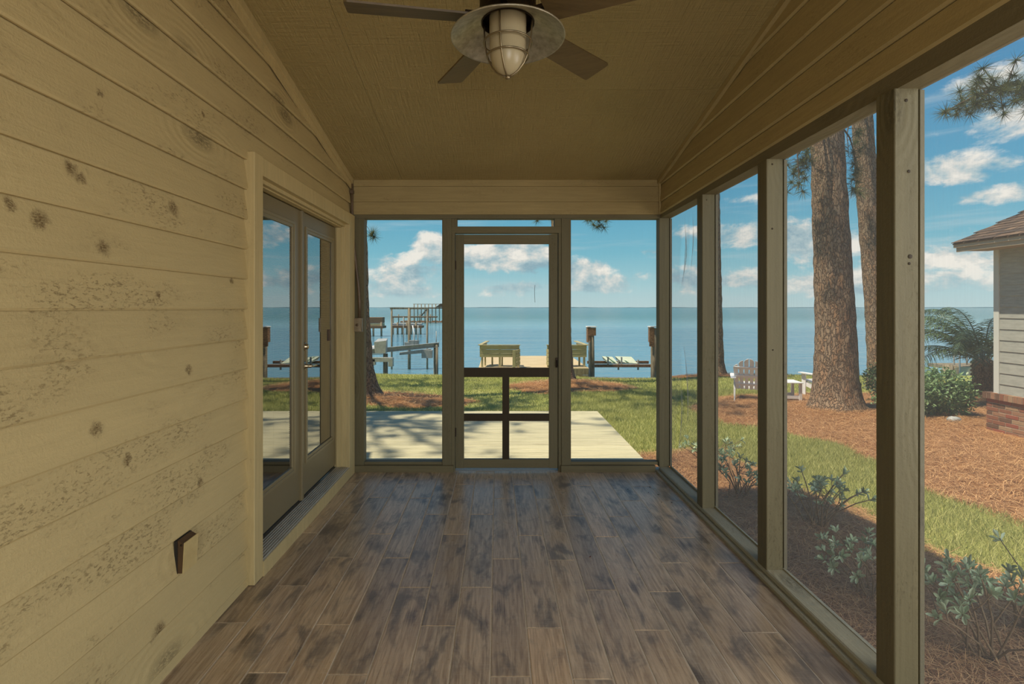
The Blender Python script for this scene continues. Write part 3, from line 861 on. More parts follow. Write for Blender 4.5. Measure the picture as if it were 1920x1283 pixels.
# ---- screen door
door_2 = struct(empty('door_2', (0.084, 4.45, 0.0)))
for (x0, x1) in ((-0.394, -0.366), (0.532, 0.557)):
    m = MB(); m.cbox(x0, x1, 4.424, 4.50, 0.0, 2.122, 0.002); part('jamb', m, M_post, door_2)
m = MB(); m.cbox(-0.394, 0.557, 4.4235, 4.50, 2.066, 2.124, 0.002, 'x'); part('head_jamb', m, M_post_x, door_2)
for (x0, x1) in ((-0.394, -0.347), (0.498, 0.557)):
    m = MB(); m.cbox(x0, x1, 4.4245, 4.50, 2.124, 2.193, 0.002); part('transom_block', m, M_post, door_2)
for (x0, x1) in ((-0.363, -0.288), (0.452, 0.529)):
    m = MB(); m.cbox(x0, x1, 4.436, 4.468, 0.024, 2.056, 0.003); part('stile', m, M_post, door_2)
for (z0, z1, mt, y0) in ((1.974, 2.055, M_post_x, 4.4365), (0.026, 0.100, M_post_x, 4.4365), (0.815, 0.896, M_doordark, 4.440), (0.432, 0.494, M_doordark, 4.440)):
    m = MB(); m.cbox(-0.289, 0.453, y0, 4.467, z0, z1, 0.002, 'x'); part('rail', m, mt, door_2, 'dark brown cross rail' if mt is M_doordark else None)
m = MB(); m.cbox(0.046, 0.106, 4.4405, 4.4665, 0.10, 0.816, 0.002); part('mullion', m, M_doordark, door_2, 'dark brown upright bar')
m = MB(); m.add([(-0.29, 4.462, 0.09), (0.455, 4.462, 0.09), (0.455, 4.462, 1.98), (-0.29, 4.462, 1.98)], [(0, 1, 2, 3)])
part('screen_mesh', m, M_screen, door_2)
m = MB(); m.tube([(0.331, 4.459, 1.617), (0.327, 4.458, 1.56), (0.331, 4.459, 1.465)], 0.0016, 5); part('loose_thread', m, M_black, door_2)
m = MB(); m.cbox(0.508, 0.527, 4.424, 4.437, 0.90, 0.985, 0.003); m.tube([(0.517, 4.428, 0.965), (0.517, 4.412, 0.95), (0.519, 4.412, 0.92), (0.517, 4.426, 0.905)], 0.004, 6)
part('hook_latch', m, M_bronze, door_2)
m = MB()
for z in (0.30, 1.75): m.cbox(-0.372, -0.355, 4.428, 4.4365, z, z + 0.075, 0.002)
part('hinge', m, M_bronze, door_2)

# ---- conduit and switch box on the corner post
cond = tag(empty('conduit', (-1.205, 4.40, 1.21)), 'brown painted electrical conduit running down the corner beside the French door to a small box', 'conduit')
m = MB(); m.tube([(-1.247, 4.388, 2.518), (-1.247, 4.388, 2.28), (-1.244, 4.388, 2.12), (-1.232, 4.390, 1.95), (-1.208, 4.396, 1.72), (-1.192, 4.400, 1.58), (-1.186, 4.402, 1.45), (-1.186, 4.402, 1.325)], 0.0125, 12)
part('pipe', m, M_conduit, cond)
m = MB(); m.cbox(-1.243, -1.158, 4.372, 4.416, 1.212, 1.330, 0.005); 
part('switch_box', m, M_boxgrey, cond, 'brown grey metal box')
m = MB(); m.cbox(-1.236, -1.165, 4.367, 4.373, 1.220, 1.322, 0.004); part('cover_plate', m, M_boxgrey, cond)
m = MB()
q = MB(); q.lathe([(0.011, 0), (0.011, 0.004), (0.004, 0.006), (0.004, 0.012)], n=12, caps=True)
m.add([(-1.198 + a, 4.367 - c_, 1.271 + bb) for a, bb, c_ in q.v], q.f, True); part('switch_knob', m, M_conduit, cond)
m = MB(); m.box(-1.262, -1.230, 4.374, 4.3985, 2.40, 2.425); part('strap', m, M_conduit, cond)

# ---- outlet with a hinged weather hood, low on the boards
oc = tag(empty('outlet_cover', (-1.262, 2.05, 0.37)), 'weatherproof outlet cover with dark sides and cream face low on the boards', 'outlet')
m = MB(); m.cbox(-1.268, -1.2565, 2.004, 2.100, 0.372, 0.505, 0.003, 'x'); part('back_plate', m, M_black, oc)
m = MB()
p = [(0.374, -1.257), (0.374, -1.238), (0.440, -1.2345), (0.490, -1.2325), (0.503, -1.257)]
m.prism([(x, z) for z, x in p][::-1], 'y', 2.006, 2.098) if False else None
vs_ = []
for y in (2.007, 2.097):
    for z, x in p: vs_.append((x, y, z))
n = len(p)
m.add(vs_, [tuple(range(n)), tuple(reversed(range(n, 2 * n)))] + [(i, n + i, n + (i + 1) % n, (i + 1) % n) for i in range(n)])
part('hood', m, M_outside, oc, 'dark brown hood body')
m = MB()
m.hexa([(-1.2375, 2.006, 0.373), (-1.234, 2.006, 0.373), (-1.234, 2.098, 0.373), (-1.2375, 2.098, 0.373), (-1.231, 2.006, 0.494), (-1.2275, 2.006, 0.494), (-1.2275, 2.098, 0.494), (-1.231, 2.098, 0.494)])
part('hood_face', m, M_outlet, oc, 'cream painted face of the hood')
m = MB(); m.tube([(-1.240, 2.003, 0.486), (-1.240, 2.101, 0.486)], 0.004, 8); part('hinge_pin', m, M_bronze, oc)

# ---- ceiling fan with a barn-light shade
FX, FY = 0.040, 1.90
fan = tag(empty('ceiling_fan', (FX, FY, 2.42)), 'five bladed dark brown ceiling fan with a galvanised barn light shade and caged globe', 'ceiling fan')
ct = zc(FY)
m = MB(); m.lathe([(0.0, ct + 0.01), (0.075, ct + 0.01), (0.075, ct - 0.05), (0.055, ct - 0.075), (0.02, ct - 0.085), (0.0, ct - 0.085)], (FX, FY), 28); part('canopy', m, M_bronze, fan)
m = MB(); m.tube([(FX, FY, ct - 0.08), (FX, FY, 2.60)], 0.013, 12); part('downrod', m, M_bronze, fan)
m = MB(); m.lathe([(0.0, 2.635), (0.03, 2.63), (0.05, 2.61), (0.095, 2.60), (0.105, 2.585), (0.105, 2.535), (0.097, 2.522), (0.092, 2.500), (0.0, 2.500)], (FX, FY), 32); part('motor_housing', m, M_bronze, fan)
for k in range(5):
    a = R(45 + 72 * k)
    Mz = Matrix.Translation((FX, FY, 2.488)) @ Matrix.Rotation(a, 4, 'Z') @ Matrix.Rotation(R(-14), 4, 'X')
    m = MB()
    r0, r1, w0, w1, th = 0.150, 0.585, 0.052, 0.064, 0.0035
    ol = [(r0, -w0), (r1 - 0.012, -w1), (r1 - 0.003, -w1 + 0.003), (r1, -w1 + 0.012), (r1, w1 - 0.012), (r1 - 0.003, w1 - 0.003), (r1 - 0.012, w1), (r0, w0)]
    m.prism(ol, 'z', -th, th, Mz)
    bl = part('blade', m, M_blade, fan)
    m = MB()
    Mi = Matrix.Translation((FX, FY, 2.488)) @ Matrix.Rotation(a, 4, 'Z')
    m.cbox(0.155, 0.215, -0.024, 0.024, 0.0036, 0.008, 0.001, 'z', Mz)
    m.cbox(0.088, 0.160, -0.012, 0.012, 0.010, 0.022, 0.002, 'z', Mi)
    part('blade_iron', m, M_bronze, bl)
zr = 2.421
m = MB(); m.lathe([(0.0995, zr + 0.058), (0.106, zr + 0.057), (0.150, zr + 0.036), (0.206, zr + 0.004), (0.211, zr), (0.213, zr + 0.003), (0.211, zr + 0.007), (0.152, zr + 0.042), (0.104, zr + 0.066), (0.0995, zr + 0.064), (0.0995, zr + 0.058)], (FX, FY), 64)
part('shade', m, M_galv, fan, 'wide galvanised steel cone shade')
m = MB(); m.lathe([(0.0990, zr + 0.0555), (0.0965, zr + 0.0535), (0.0945, zr + 0.056), (0.0940, zr + 0.098), (0.0990, zr + 0.098), (0.0990, zr + 0.0555)], (FX, FY), 48); part('neck_ring', m, M_bronze, fan)
m = MB(); m.lathe([(0.0, zr + 0.096), (0.0935, zr + 0.096), (0.0935, zr + 0.093), (0.0, zr + 0.093)], (FX, FY), 40); part('reflector_cap', m, M_globe, fan)
gp = [(0.069, zr + 0.092), (0.0685, zr + 0.02), (0.067, zr - 0.045)]
for i in range(1, 10):
    a = R(90) * i / 9
    gp.append((0.067 * math.cos(a) + 0.0001, zr - 0.045 - 0.092 * math.sin(a)))
m = MB(); m.lathe(gp, (FX, FY), 40); part('globe', m, M_globe, fan, 'frosted glass globe')
m = MB()
for r_, z in ((0.0895, zr - 0.018), (0.077, zr - 0.068)):
    m.tube([(FX + r_ * math.cos(2 * math.pi * k / 40), FY + r_ * math.sin(2 * math.pi * k / 40), z) for k in range(40)], 0.0032, 8, closed=True)
for a in (R(251), R(341), R(71), R(161)):
    pts = []
    for r_, z in ((0.094, zr + 0.060), (0.092, zr + 0.02), (0.0885, zr - 0.018), (0.083, zr - 0.045), (0.076, zr - 0.068), (0.062, zr - 0.098), (0.042, zr - 0.123), (0.018, zr - 0.138), (0.0, zr - 0.143)):
        pts.append((FX + r_ * math.cos(a), FY + r_ * math.sin(a), z))
    m.tube(pts, 0.0032, 8)
m.lathe([(0.0, zr - 0.152), (0.009, zr - 0.148), (0.009, zr - 0.138), (0.0, zr - 0.136)], (FX, FY), 12)
part('wire_cage', m, M_cage, fan, 'round wire guard around the globe')

# ---- a dead leaf and crumbs on the floor
m = MB()
m.add([(0.520, 2.873, fl(2.87) + 0.002), (0.531, 2.880, fl(2.87) + 0.006), (0.536, 2.893, fl(2.87) + 0.002), (0.524, 2.887, fl(2.87) + 0.004), (0.528, 2.884, fl(2.87) + 0.001)], [(0, 1, 3), (1, 2, 3), (0, 3, 4), (1, 4, 2)])
M_red, _, _ = mat('red_dry_leaf', col=s2l(120, 40, 30), rough=0.7)
tag(part('dry_leaf', m, M_red), 'tiny red dry leaf on the plank floor', 'leaf')
crumbs = [(1.20, 4.02, .012), (1.16, 3.90, .010), (1.23, 3.86, .014), (1.02, 3.98, .008), (1.26, 3.70, .011), (1.19, 3.70, .008), (1.29, 3.55, .010)]
for i, (x, y, r_) in enumerate(crumbs):
    m = MB()
    a = i * 1.3
    m.add([(x, y, fl(y) + 0.001), (x + r_ * math.cos(a), y + r_ * math.sin(a), fl(y) + 0.003), (x + r_ * 0.6 * math.cos(a + 1.2), y + r_ * 0.6 * math.sin(a + 1.2), fl(y) + 0.005), (x + r_ * 1.3 * math.cos(a + 0.6), y + r_ * 1.3 * math.sin(a + 0.6), fl(y) + 0.001)], [(0, 1, 2), (1, 3, 2), (0, 2, 3), (0, 3, 1)])
    tag(part('dead_leaf_scrap', m, M_bronze), 'dark dead leaf scrap on the floor, ' + ['farthest along the right sill', 'second farthest by the right sill', 'third farthest, against the right sill', 'farthest out from the right sill', 'fourth farthest, close to the right sill', 'just left of another scrap mid sill', 'nearest the camera beside the right sill'][i], 'debris', 'leaf scraps by the sill')
#@@PORCH_END
# ================================================================== THE GARDEN
from mathutils import noise as mn
SH = np.array([(-40, 21), (-4.6, 18.7), (5.3, 17.0), (6.6, 17.7), (8.5, 18.3), (13, 18.0), (40, 17.0)])
def shore(x): return np.interp(x, SH[:, 0], SH[:, 1])
MOUND = [(1.95, 14.2, 1.5, 0.16), (-3.0, 11.6, 1.5, 0.12), (6.77, 10.2, 1.3, 0.10), (7.4, 17.2, 1.4, 0.10)]
def gz(x, y):
    x = np.asarray(x, float); y = np.asarray(y, float)
    z = -0.40 - 0.0415 * (y - 4)
    for mx, my, mr, mh in MOUND:
        z = z + mh * np.exp(-((x - mx) ** 2 + (y - my) ** 2) / mr ** 2)
    return z + 0.012 * np.sin(x * 1.7 + y * 0.6) + 0.010 * np.sin(y * 2.3 - x * 0.8)
def G(x, y): return float(gz(x, y))
ISL = np.array([(4.45, -4), (4.45, 4.3), (4.6, 5.5), (4.7, 6.4), (4.5, 8.0), (3.9, 9.0), (4.05, 10.5), (4.8, 12.0), (5.8, 12.7), (8, 13.0), (12, 13.6), (40, 14), (40, -4)])
def inpoly(x, y, P):
    r = np.zeros(np.shape(x), bool)
    j = len(P) - 1
    for i in range(len(P)):
        c = ((P[i, 1] > y) != (P[j, 1] > y)) & (x < (P[j, 0] - P[i, 0]) * (y - P[i, 1]) / (P[j, 1] - P[i, 1] + 1e-12) + P[i, 0])
        r ^= c
        j = i
    return r
def straw_at(x, y):
    x = np.asarray(x, float); y = np.asarray(y, float)
    wob = 0.14 * np.sin(x * 3.1 + y * 1.3) + 0.10 * np.sin(y * 4.7 - x * 2.2)
    xw, yw = x + wob, y + 0.8 * wob
    s = (x < 3.15 + wob) & (yw < 6.75) & (x > -2)
    s |= ((xw + 3.2) / 2.75) ** 2 + ((yw - 11.6) / 1.35) ** 2 < 1
    s |= ((xw - 1.95) / 1.75) ** 2 + ((yw - 14.0) / 1.4) ** 2 < 1
    s |= ((xw - 7.6) / 2.3) ** 2 + ((yw - 17.5) / 1.0) ** 2 < 1
    s |= inpoly(xw, yw, ISL)
    return s
xs = np.arange(-30, 40.01, 0.25); ny = 110
tt = np.linspace(0, 1, ny)
XX = np.repeat(xs[:, None], ny, 1)
YY = -6 + (shore(xs)[:, None] + 6) * tt[None, :]
ZZ = gz(XX, YY)
vv = np.stack([XX, YY, ZZ], -1).reshape(-1, 3)
ii = np.arange(len(xs) * ny).reshape(len(xs), ny)
ff = np.stack([ii[:-1, :-1], ii[1:, :-1], ii[1:, 1:], ii[:-1, 1:]], -1).reshape(-1, 4)
sm_ = straw_at(vv[:, 0], vv[:, 1]).astype(float)
ground = struct(link('ground', big_mesh('ground', vv, ff, M_ground, np.repeat(sm_[:, None], 3, 1))))

# sea wall
m = MB()
for i in range(len(SH) - 1):
    (xa, ya), (xb, yb) = SH[i], SH[i + 1]
    za, zb = G(xa, ya) - 0.01, G(xb, yb) - 0.01
    m.hexa([(xa, ya - 0.12, -2.6), (xb, yb - 0.12, -2.6), (xb, yb + 0.14, -2.6), (xa, ya + 0.14, -2.6), (xa, ya - 0.12, za), (xb, yb - 0.12, zb), (xb, yb + 0.14, zb), (xa, ya + 0.14, za)])
struct(part('seawall', m, M_conc))

# the bay, out to the horizon, and the far shore
m = MB()
ys = [17.2, 40, 90, 200, 500, 1500, 9000]; xs2 = [-9000, -800, -150, -30, 0, 30, 150, 800, 9000]
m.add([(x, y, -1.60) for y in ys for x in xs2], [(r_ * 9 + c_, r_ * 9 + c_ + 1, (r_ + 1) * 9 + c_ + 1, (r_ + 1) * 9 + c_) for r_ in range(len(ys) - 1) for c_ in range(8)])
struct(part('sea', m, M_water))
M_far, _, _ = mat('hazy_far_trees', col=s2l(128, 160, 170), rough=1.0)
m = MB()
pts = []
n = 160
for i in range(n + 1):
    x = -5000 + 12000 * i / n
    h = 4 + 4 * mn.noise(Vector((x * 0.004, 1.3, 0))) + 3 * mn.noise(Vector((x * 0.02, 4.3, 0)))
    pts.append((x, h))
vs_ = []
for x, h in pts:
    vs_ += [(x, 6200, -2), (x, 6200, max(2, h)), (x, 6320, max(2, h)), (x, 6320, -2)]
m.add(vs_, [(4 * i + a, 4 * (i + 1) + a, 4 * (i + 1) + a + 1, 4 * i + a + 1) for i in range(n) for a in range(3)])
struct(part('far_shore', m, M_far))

# ---- deck outside the screen door
m = MB(); m.box(-7.0, 1.44, 7.36, 7.40, -0.50, -0.115); m.box(1.40, 1.44, 4.58, 7.40, -0.50, -0.115); m.box(-7.0, -6.96, 4.58, 7.40, -0.50, -0.115)
for x in np.arange(-6.5, 1.4, 0.6): m.box(x, x + 0.04, 4.58, 7.36, -0.28, -0.115)
deck = struct(part('deck', m, M_deck))
y = 4.575
M_deck_mb = {}
while y < 7.40:
    m = MB()
    m.cbox(-7.0, 1.452, y, y + 0.1335, -0.115, -0.080, 0.005, 'x')
    part('deck_board', m, M_deck, deck)
    y += 0.1418

# ---- main house beyond the left wall (its eave shades the deck)
m = MB()
m.box(-9.0, -3.2, -4.0, 4.6, -0.2, 3.4)
m.box(-3.2, -1.46, -4.0, 4.2, -0.2, 3.2)
hw = struct(part('wall_house', m, M_siding))
m = MB(); m.prism([(-4.4, 3.4), (4.9, 3.4), (4.9, 3.55), (0.3, 5.4), (-4.4, 3.55)], 'x', -9.5, -3.0); part('roof', m, M_shingle, hw)
m = MB(); m.hexa([(-3.05, -4.4, 3.2), (-1.42, -4.4, 3.2), (-1.42, 4.70, 3.2), (-3.05, 4.70, 3.2), (-3.05, -4.4, 4.3), (-1.42, -4.4, 4.0), (-1.42, 4.70, 3.35), (-3.05, 4.70, 3.35)]); part('roof_slope', m, M_shingle, hw)

# ------------------------------------------------------------------ plants
def tri_strip(P, Q, w, up):
    pass
def needles(cs, n, L, w, droop=0.0, bias=None, spread=1.0):
    """needle tufts: cs (m,3) centres -> triangles"""
    cs = np.asarray(cs, float)
    k = len(cs) * n
    c = np.repeat(cs, n, 0)
    dvec = rng.normal(size=(k, 3)) * spread
    if bias is not None: dvec += np.repeat(np.broadcast_to(np.asarray(bias, float), cs.shape), n, 0)
    dvec[:, 2] -= droop
    dvec /= np.linalg.norm(dvec, axis=1)[:, None]
    LL = L * rng.uniform(0.75, 1.15, k)[:, None]
    s = np.cross(dvec, rng.normal(size=(k, 3)))
    s /= np.linalg.norm(s, axis=1)[:, None] + 1e-9
    a = c + s * w / 2; b_ = c - s * w / 2; tip = c + dvec * LL
    v = np.stack([a, b_, tip], 1).reshape(-1, 3)
    return v
def tri_obj(name, v, material, parent=None, stuff=True, org=None):
    org = np.array(wpos(parent)) if parent else np.zeros(3)
    f = np.arange(len(v)).reshape(-1, 3)
    o = link(name, big_mesh(name, v - org, f, material), parent)
    if stuff: o['kind'] = 'stuff'
    return o

def pine(label, pts, radii, flare, branches, crown, seed, group='tall pines on the lawn', crown_n=150):
    rs = random.Random(seed)
    x0, y0, z0 = pts[0]
    root = tag(empty('pine_tree', (x0, y0, z0)), label, 'tree', group)
    P = np.array(pts, float)
    zs = []
    z = z0 - 0.15
    top = P[-1, 2]
    while z < top:
        zs.append(z); z += 0.05 if z < z0 + 1 else (0.09 if z < 8 else 0.5)
    zs.append(top)
    ns = 44
    vs_ = []
    for z in zs:
        cx = np.interp(z, P[:, 2], P[:, 0]); cy = np.interp(z, P[:, 2], P[:, 1]); r = np.interp(z, P[:, 2], radii)
        h = max(0, z - z0)
        fr = flare * math.exp(-h / 0.22)
        for k in range(ns):
            th = 2 * math.pi * k / ns
            q = Vector((math.cos(th) * 3.2 + seed, math.sin(th) * 3.2, z * 2.0))
            bumpy = mn.noise(q * 2.2) * 0.022 + mn.noise(Vector((q.x * 4, q.y * 4, q.z * 1.6))) * 0.016
            lobes = 1 + (0.25 * math.sin(5 * th + seed) + 0.15 * math.sin(9 * th)) * math.exp(-h / 0.3)
            rr = r + fr * lobes + bumpy * min(1, r * 4)
            vs_.append((cx + rr * math.cos(th), cy + rr * math.sin(th), z))
    m = MB()
    m.add(vs_, [(i * ns + k, i * ns + (k + 1) % ns, (i + 1) * ns + (k + 1) % ns, (i + 1) * ns + k) for i in range(len(zs) - 1) for k in range(ns)], True)
    part('trunk', m, M_bark, root)
    cl = []
    for bp in branches:
        m = MB()
        path, r0, nc, spread = bp
        path = [Vector(p) for p in path]
        # smooth the path
        fine = []
        for i in range(len(path) - 1):
            for s in range(4):
                fine.append(path[i].lerp(path[i + 1], s / 4) + Vector((rs.uniform(-1, 1), rs.uniform(-1, 1), rs.uniform(-1, 1))) * 0.02)
        fine.append(path[-1])
        m.tube(fine, [r0 * (1 - 0.8 * i / (len(fine) - 1)) for i in range(len(fine))], 6)
        for _ in range(nc):
            u = 1 - abs(rs.gauss(0, 0.28))
            u = max(0.3, min(1, u))
            f = u * (len(path) - 1); i = min(int(f), len(path) - 2)
            p = path[i].lerp(path[i + 1], f - i)
            q = p + Vector((rs.gauss(0, 1), rs.gauss(0, 1), rs.gauss(-0.1, 0.75))) * spread
            m.tube([p, p.lerp(q, 0.5) + Vector((0, 0, 0.02)), q], [r0 * 0.3, r0 * 0.22, r0 * 0.12], 4)
            cl.append(tuple(q))
        part('branch', m, M_twig, root)
    if cl:
        v = needles(cl, 64, 0.23, 0.0085, droop=0.25)
        tri_obj('needles', v, M_needle, root)
    if crown:
        m = MB()
        cs = []
        for (cx, cy, cz, rx, rz, nb) in crown:
            for _ in range(nb):
                a = rs.uniform(0, 2 * math.pi); rr = rx * rs.uniform(0.5, 1.0); hz_ = cz + rz * rs.uniform(-1, 1)
                e = Vector((cx + rr * math.cos(a), cy + rr * math.sin(a), hz_))
                s = Vector((cx, cy, hz_ - 0.5))
                m.tube([s, s.lerp(e, 0.5) + Vector((0, 0, -0.15)), e], [0.06, 0.045, 0.02], 5)
                for _ in range(7):
                    cs.append(tuple(s.lerp(e, rs.uniform(0.45, 1.05)) + Vector((rs.gauss(0, .28), rs.gauss(0, .28), rs.gauss(0.1, .2)))))
        part('bough', m, M_twig, root)
        tri_obj('crown_needles', needles(cs, 34, 0.30, 0.020, droop=0.1), M_needle, root)
    return root

pine('broad pine trunk with pale flared foot beside the white side table',
     [(6.77, 10.2, G(6.77, 10.2)), (6.76, 10.2, 1.2), (6.66, 10.2, 3.2), (6.58, 10.2, 5.2), (6.5, 10.2, 15)], [0.40, 0.345, 0.31, 0.275, 0.14], 0.13,
     [([(6.45, 10.0, 5.4), (6.02, 9.8, 4.95), (5.74, 9.75, 4.35), (5.74, 9.7, 3.7)], 0.025, 17, 0.17), ([(6.40, 10.0, 5.1), (6.02, 9.85, 4.5), (5.84, 9.8, 4.1)], 0.02, 8, 0.12),
      ([(6.75, 10.2, 5.15), (7.05, 10.3, 4.95), (7.3, 10.4, 4.55), (7.28, 10.4, 4.1)], 0.022, 11, 0.13), ([(6.7, 10.2, 4.0), (6.98, 10.1, 3.85), (7.05, 10.0, 3.7)], 0.012, 3, 0.05)],
     [(6.5, 10.2, 12.5, 2.6, 2.4, 16)], 11)
pine('slimmer leaning pine behind the broad trunk, dappled with sun, right of it',
     [(10.55, 14.0, G(10.55, 14)), (10.42, 14.0, 1.4), (10.15, 14.0, 4.6), (9.95, 14.0, 7.5), (9.6, 14, 16)], [0.30, 0.27, 0.25, 0.24, 0.12], 0.07,
     [([(10.0, 13.8, 6.8), (9.5, 13.6, 6.6), (9.25, 13.5, 6.1), (9.3, 13.5, 5.4)], 0.03, 9, 0.2)], [(9.6, 14, 14, 2.4, 2.0, 12)], 23)
pine('pine with its foot in a straw mound straight behind the screen door post',
     [(1.98, 15.3, G(1.98, 15.3)), (1.97, 15.3, 0.0), (1.93, 15.3, 1.6), (1.87, 15.3, 4.0), (1.8, 15.3, 15)], [0.31, 0.27, 0.255, 0.24, 0.12], 0.12,
     [([(1.9, 15.2, 4.6), (2.3, 14.7, 4.5), (2.75, 14.3, 4.1), (2.85, 14.2, 3.75)], 0.025, 12, 0.20), ([(1.8, 15.2, 4.6), (1.55, 14.6, 4.3), (1.45, 14.2, 4.0)], 0.025, 9, 0.22)],
     [(1.8, 15.3, 12.5, 2.5, 2.2, 12)], 37)
pine('rough pine at the left edge of the lawn, seen just inside the left screen',
     [(-3.10, 11.9, G(-3.1, 11.9)), (-3.19, 11.9, 0.2), (-3.26, 11.9, 1.6), (-3.30, 11.9, 4.0), (-3.4, 11.9, 14)], [0.33, 0.27, 0.255, 0.24, 0.12], 0.13,
     [([(-3.2, 11.8, 3.9), (-2.4, 11.6, 3.9), (-1.7, 11.4, 3.75), (-1.32, 11.3, 3.45)], 0.022, 8, 0.16), ([(-3.1, 11.7, 3.4), (-2.95, 11.6, 3.25), (-2.8, 11.5, 3.0)], 0.008, 3, 0.05)],
     [(-3.4, 11.9, 11.5, 2.6, 2.4, 16), (-0.8, 10.3, 10.2, 2.2, 1.4, 14)], 41)  # second crown cluster added out of view to throw shade on the straw
pine('dark pine on the point by the water, half hidden behind a porch post',
     [(7.45, 17.4, G(7.45, 17.4)), (7.42, 17.4, 1.0), (7.38, 17.4, 3), (7.3, 17.4, 14)], [0.28, 0.24, 0.23, 0.12], 0.08, [], [(7.3, 17.4, 11.5, 2.2, 1.8, 10)], 53)
pine('pine beyond the neighbouring house whose needled bough hangs into the top right corner',
     [(12.6, 10.2, G(12.6, 10.2)), (12.6, 10.2, 6), (12.5, 10.2, 14)], [0.32, 0.28, 0.15], 0.08,
     [([(12.5, 10.1, 6.1), (10.8, 9.4, 5.8), (9.2, 8.8, 5.32), (8.3, 8.5, 5.08), (7.75, 8.3, 4.85)], 0.04, 44, 0.20), ([(9.6, 8.9, 5.5), (9.0, 8.5, 5.15), (8.55, 8.3, 4.9)], 0.02, 22, 0.17)],
     [(12.5, 10.2, 12, 2.5, 2.2, 12)], 67)
for i, (x, y, s) in enumerate([(-6.4, 9.0, 71), (-8.5, 13.5, 83), (-7.2, 5.9, 97)]):
    pine(['tall pine on the left lawn outside the porch view, nearest the deck', 'tall pine far out on the left lawn beyond the deck', 'tall pine on the left lawn beside the house'][i],
         [(x, y, G(x, y)), (x, y, 6), (x, y, 14.5)], [0.3, 0.26, 0.12], 0.1, [], [(x, y, 11.5, 2.8, 2.6, 20)], s)

# ---- pine straw and grass, strand by strand
def in_view(x, y, lo=-0.33, hi=1.25): return (x > lo * y - 0.4) & (x < hi * y + 2.6)
def scatter(n, x0, x1, y0, y1, want):
    x = rng.uniform(x0, x1, n); y = rng.uniform(y0, y1, n)
    k = (straw_at(x, y) == want) & in_view(x, y) & (y < shore(x) - 0.15)
    k &= ~((x < 1.55) & (y < 7.5)) & ~((x > 7.9) & (y < 8.5))
    return x[k], y[k]
def straw(n, x0, x1, y0, y1, L, w, lift):
    x, y = scatter(n, x0, x1, y0, y1, True)
    k = len(x)
    a = rng.uniform(0, 2 * np.pi, k); l = L * rng.uniform(0.6, 1.3, k) / 2
    z = gz(x, y) + 0.004 + rng.uniform(0, lift, k)
    dx, dy = np.cos(a), np.sin(a)
    tl = rng.normal(0, 0.16, k) * l
    bx = -dy * rng.normal(0, 0.18, k) * l; by = dx * rng.normal(0, 0.18, k) * l
    p0 = np.stack([x - dx * l, y - dy * l, z - tl], 1); p1 = np.stack([x + bx, y + by, z + 0.012], 1); p2 = np.stack([x + dx * l, y + dy * l, z + tl], 1)
    s = np.stack([-dy, dx, np.zeros(k)], 1) * w / 2
    u = np.array([0, 0, 1.0]) * w * 0.6
    v = np.stack([p0 - s, p0 + s, p1 - s + u, p1 + s + u, p2 - s, p2 + s], 1).reshape(-1, 3)
    b0 = np.arange(k)[:, None] * 6
    f = np.concatenate([b0 + np.array([[0, 1, 3, 2]]), b0 + np.array([[2, 3, 5, 4]])], 0)
    return v, f
def quads(name, v, f, material, label, cat):
    o = link(name, big_mesh(name, v, f, material))
    return tag(o, label, cat, kind='stuff')
v, f = straw(70000, 1.45, 3.6, 0.3, 7.0, 0.17, 0.0026, 0.05)
quads('pine_straw', v, f, M_straw, 'loose brown pine straw heaped along the porch bed under the shrubs', 'pine straw')
v, f = straw(150000, 3.7, 12.0, 0.2, 14.5, 0.18, 0.004, 0.035)
quads('pine_straw', v, f, M_straw, 'orange pine straw spread round the broad pine and the neighbouring house', 'pine straw')
v, f = straw(60000, -6.5, 10, 9.5, 18.6, 0.2, 0.0055, 0.05)
k_ = (v[f[:, 0], 0] < 4.0) | (v[f[:, 0], 1] > 15.5)
quads('pine_straw', v, f[k_], M_straw, 'pine straw rings at the feet of the pines by the deck and water', 'pine straw')
def grass(n, x0, x1, y0, y1, h, w):
    x, y = scatter(n, x0, x1, y0, y1, False)
    k = len(x)
    cl = 0.75 + 0.5 * np.sin(x * 2.1 + 1.7 * np.sin(y * 1.3)) * np.sin(y * 2.7 + x)
    hh = h * rng.uniform(0.6, 1.25, k) * (0.8 + 0.25 * cl)
    a = rng.uniform(0, 2 * np.pi, k)
    z = gz(x, y) - 0.004
    s = np.stack([np.cos(a), np.sin(a), np.zeros(k)], 1) * (w / 2)
    ln = rng.normal(0, 0.45, (k, 2)) * hh[:, None]
    p = np.stack([x, y, z], 1)
    tip = p + np.concatenate([ln, hh[:, None]], 1)
    return np.stack([p - s, p + s, tip], 1).reshape(-1, 3)
gv = np.concatenate([grass(80000, 2.8, 5.2, 0.2, 7.5, 0.075, 0.0065), grass(120000, 1.3, 7.0, 5.5, 13.5, 0.07, 0.009), grass(120000, -6.5, 14, 9.0, 18.7, 0.075, 0.014), grass(25000, -3, 1.7, 7.3, 10.5, 0.07, 0.009)])
tag(tri_obj('lawn_grass', gv, M_grass), 'short sunlit green lawn grass between the straw beds', 'grass')

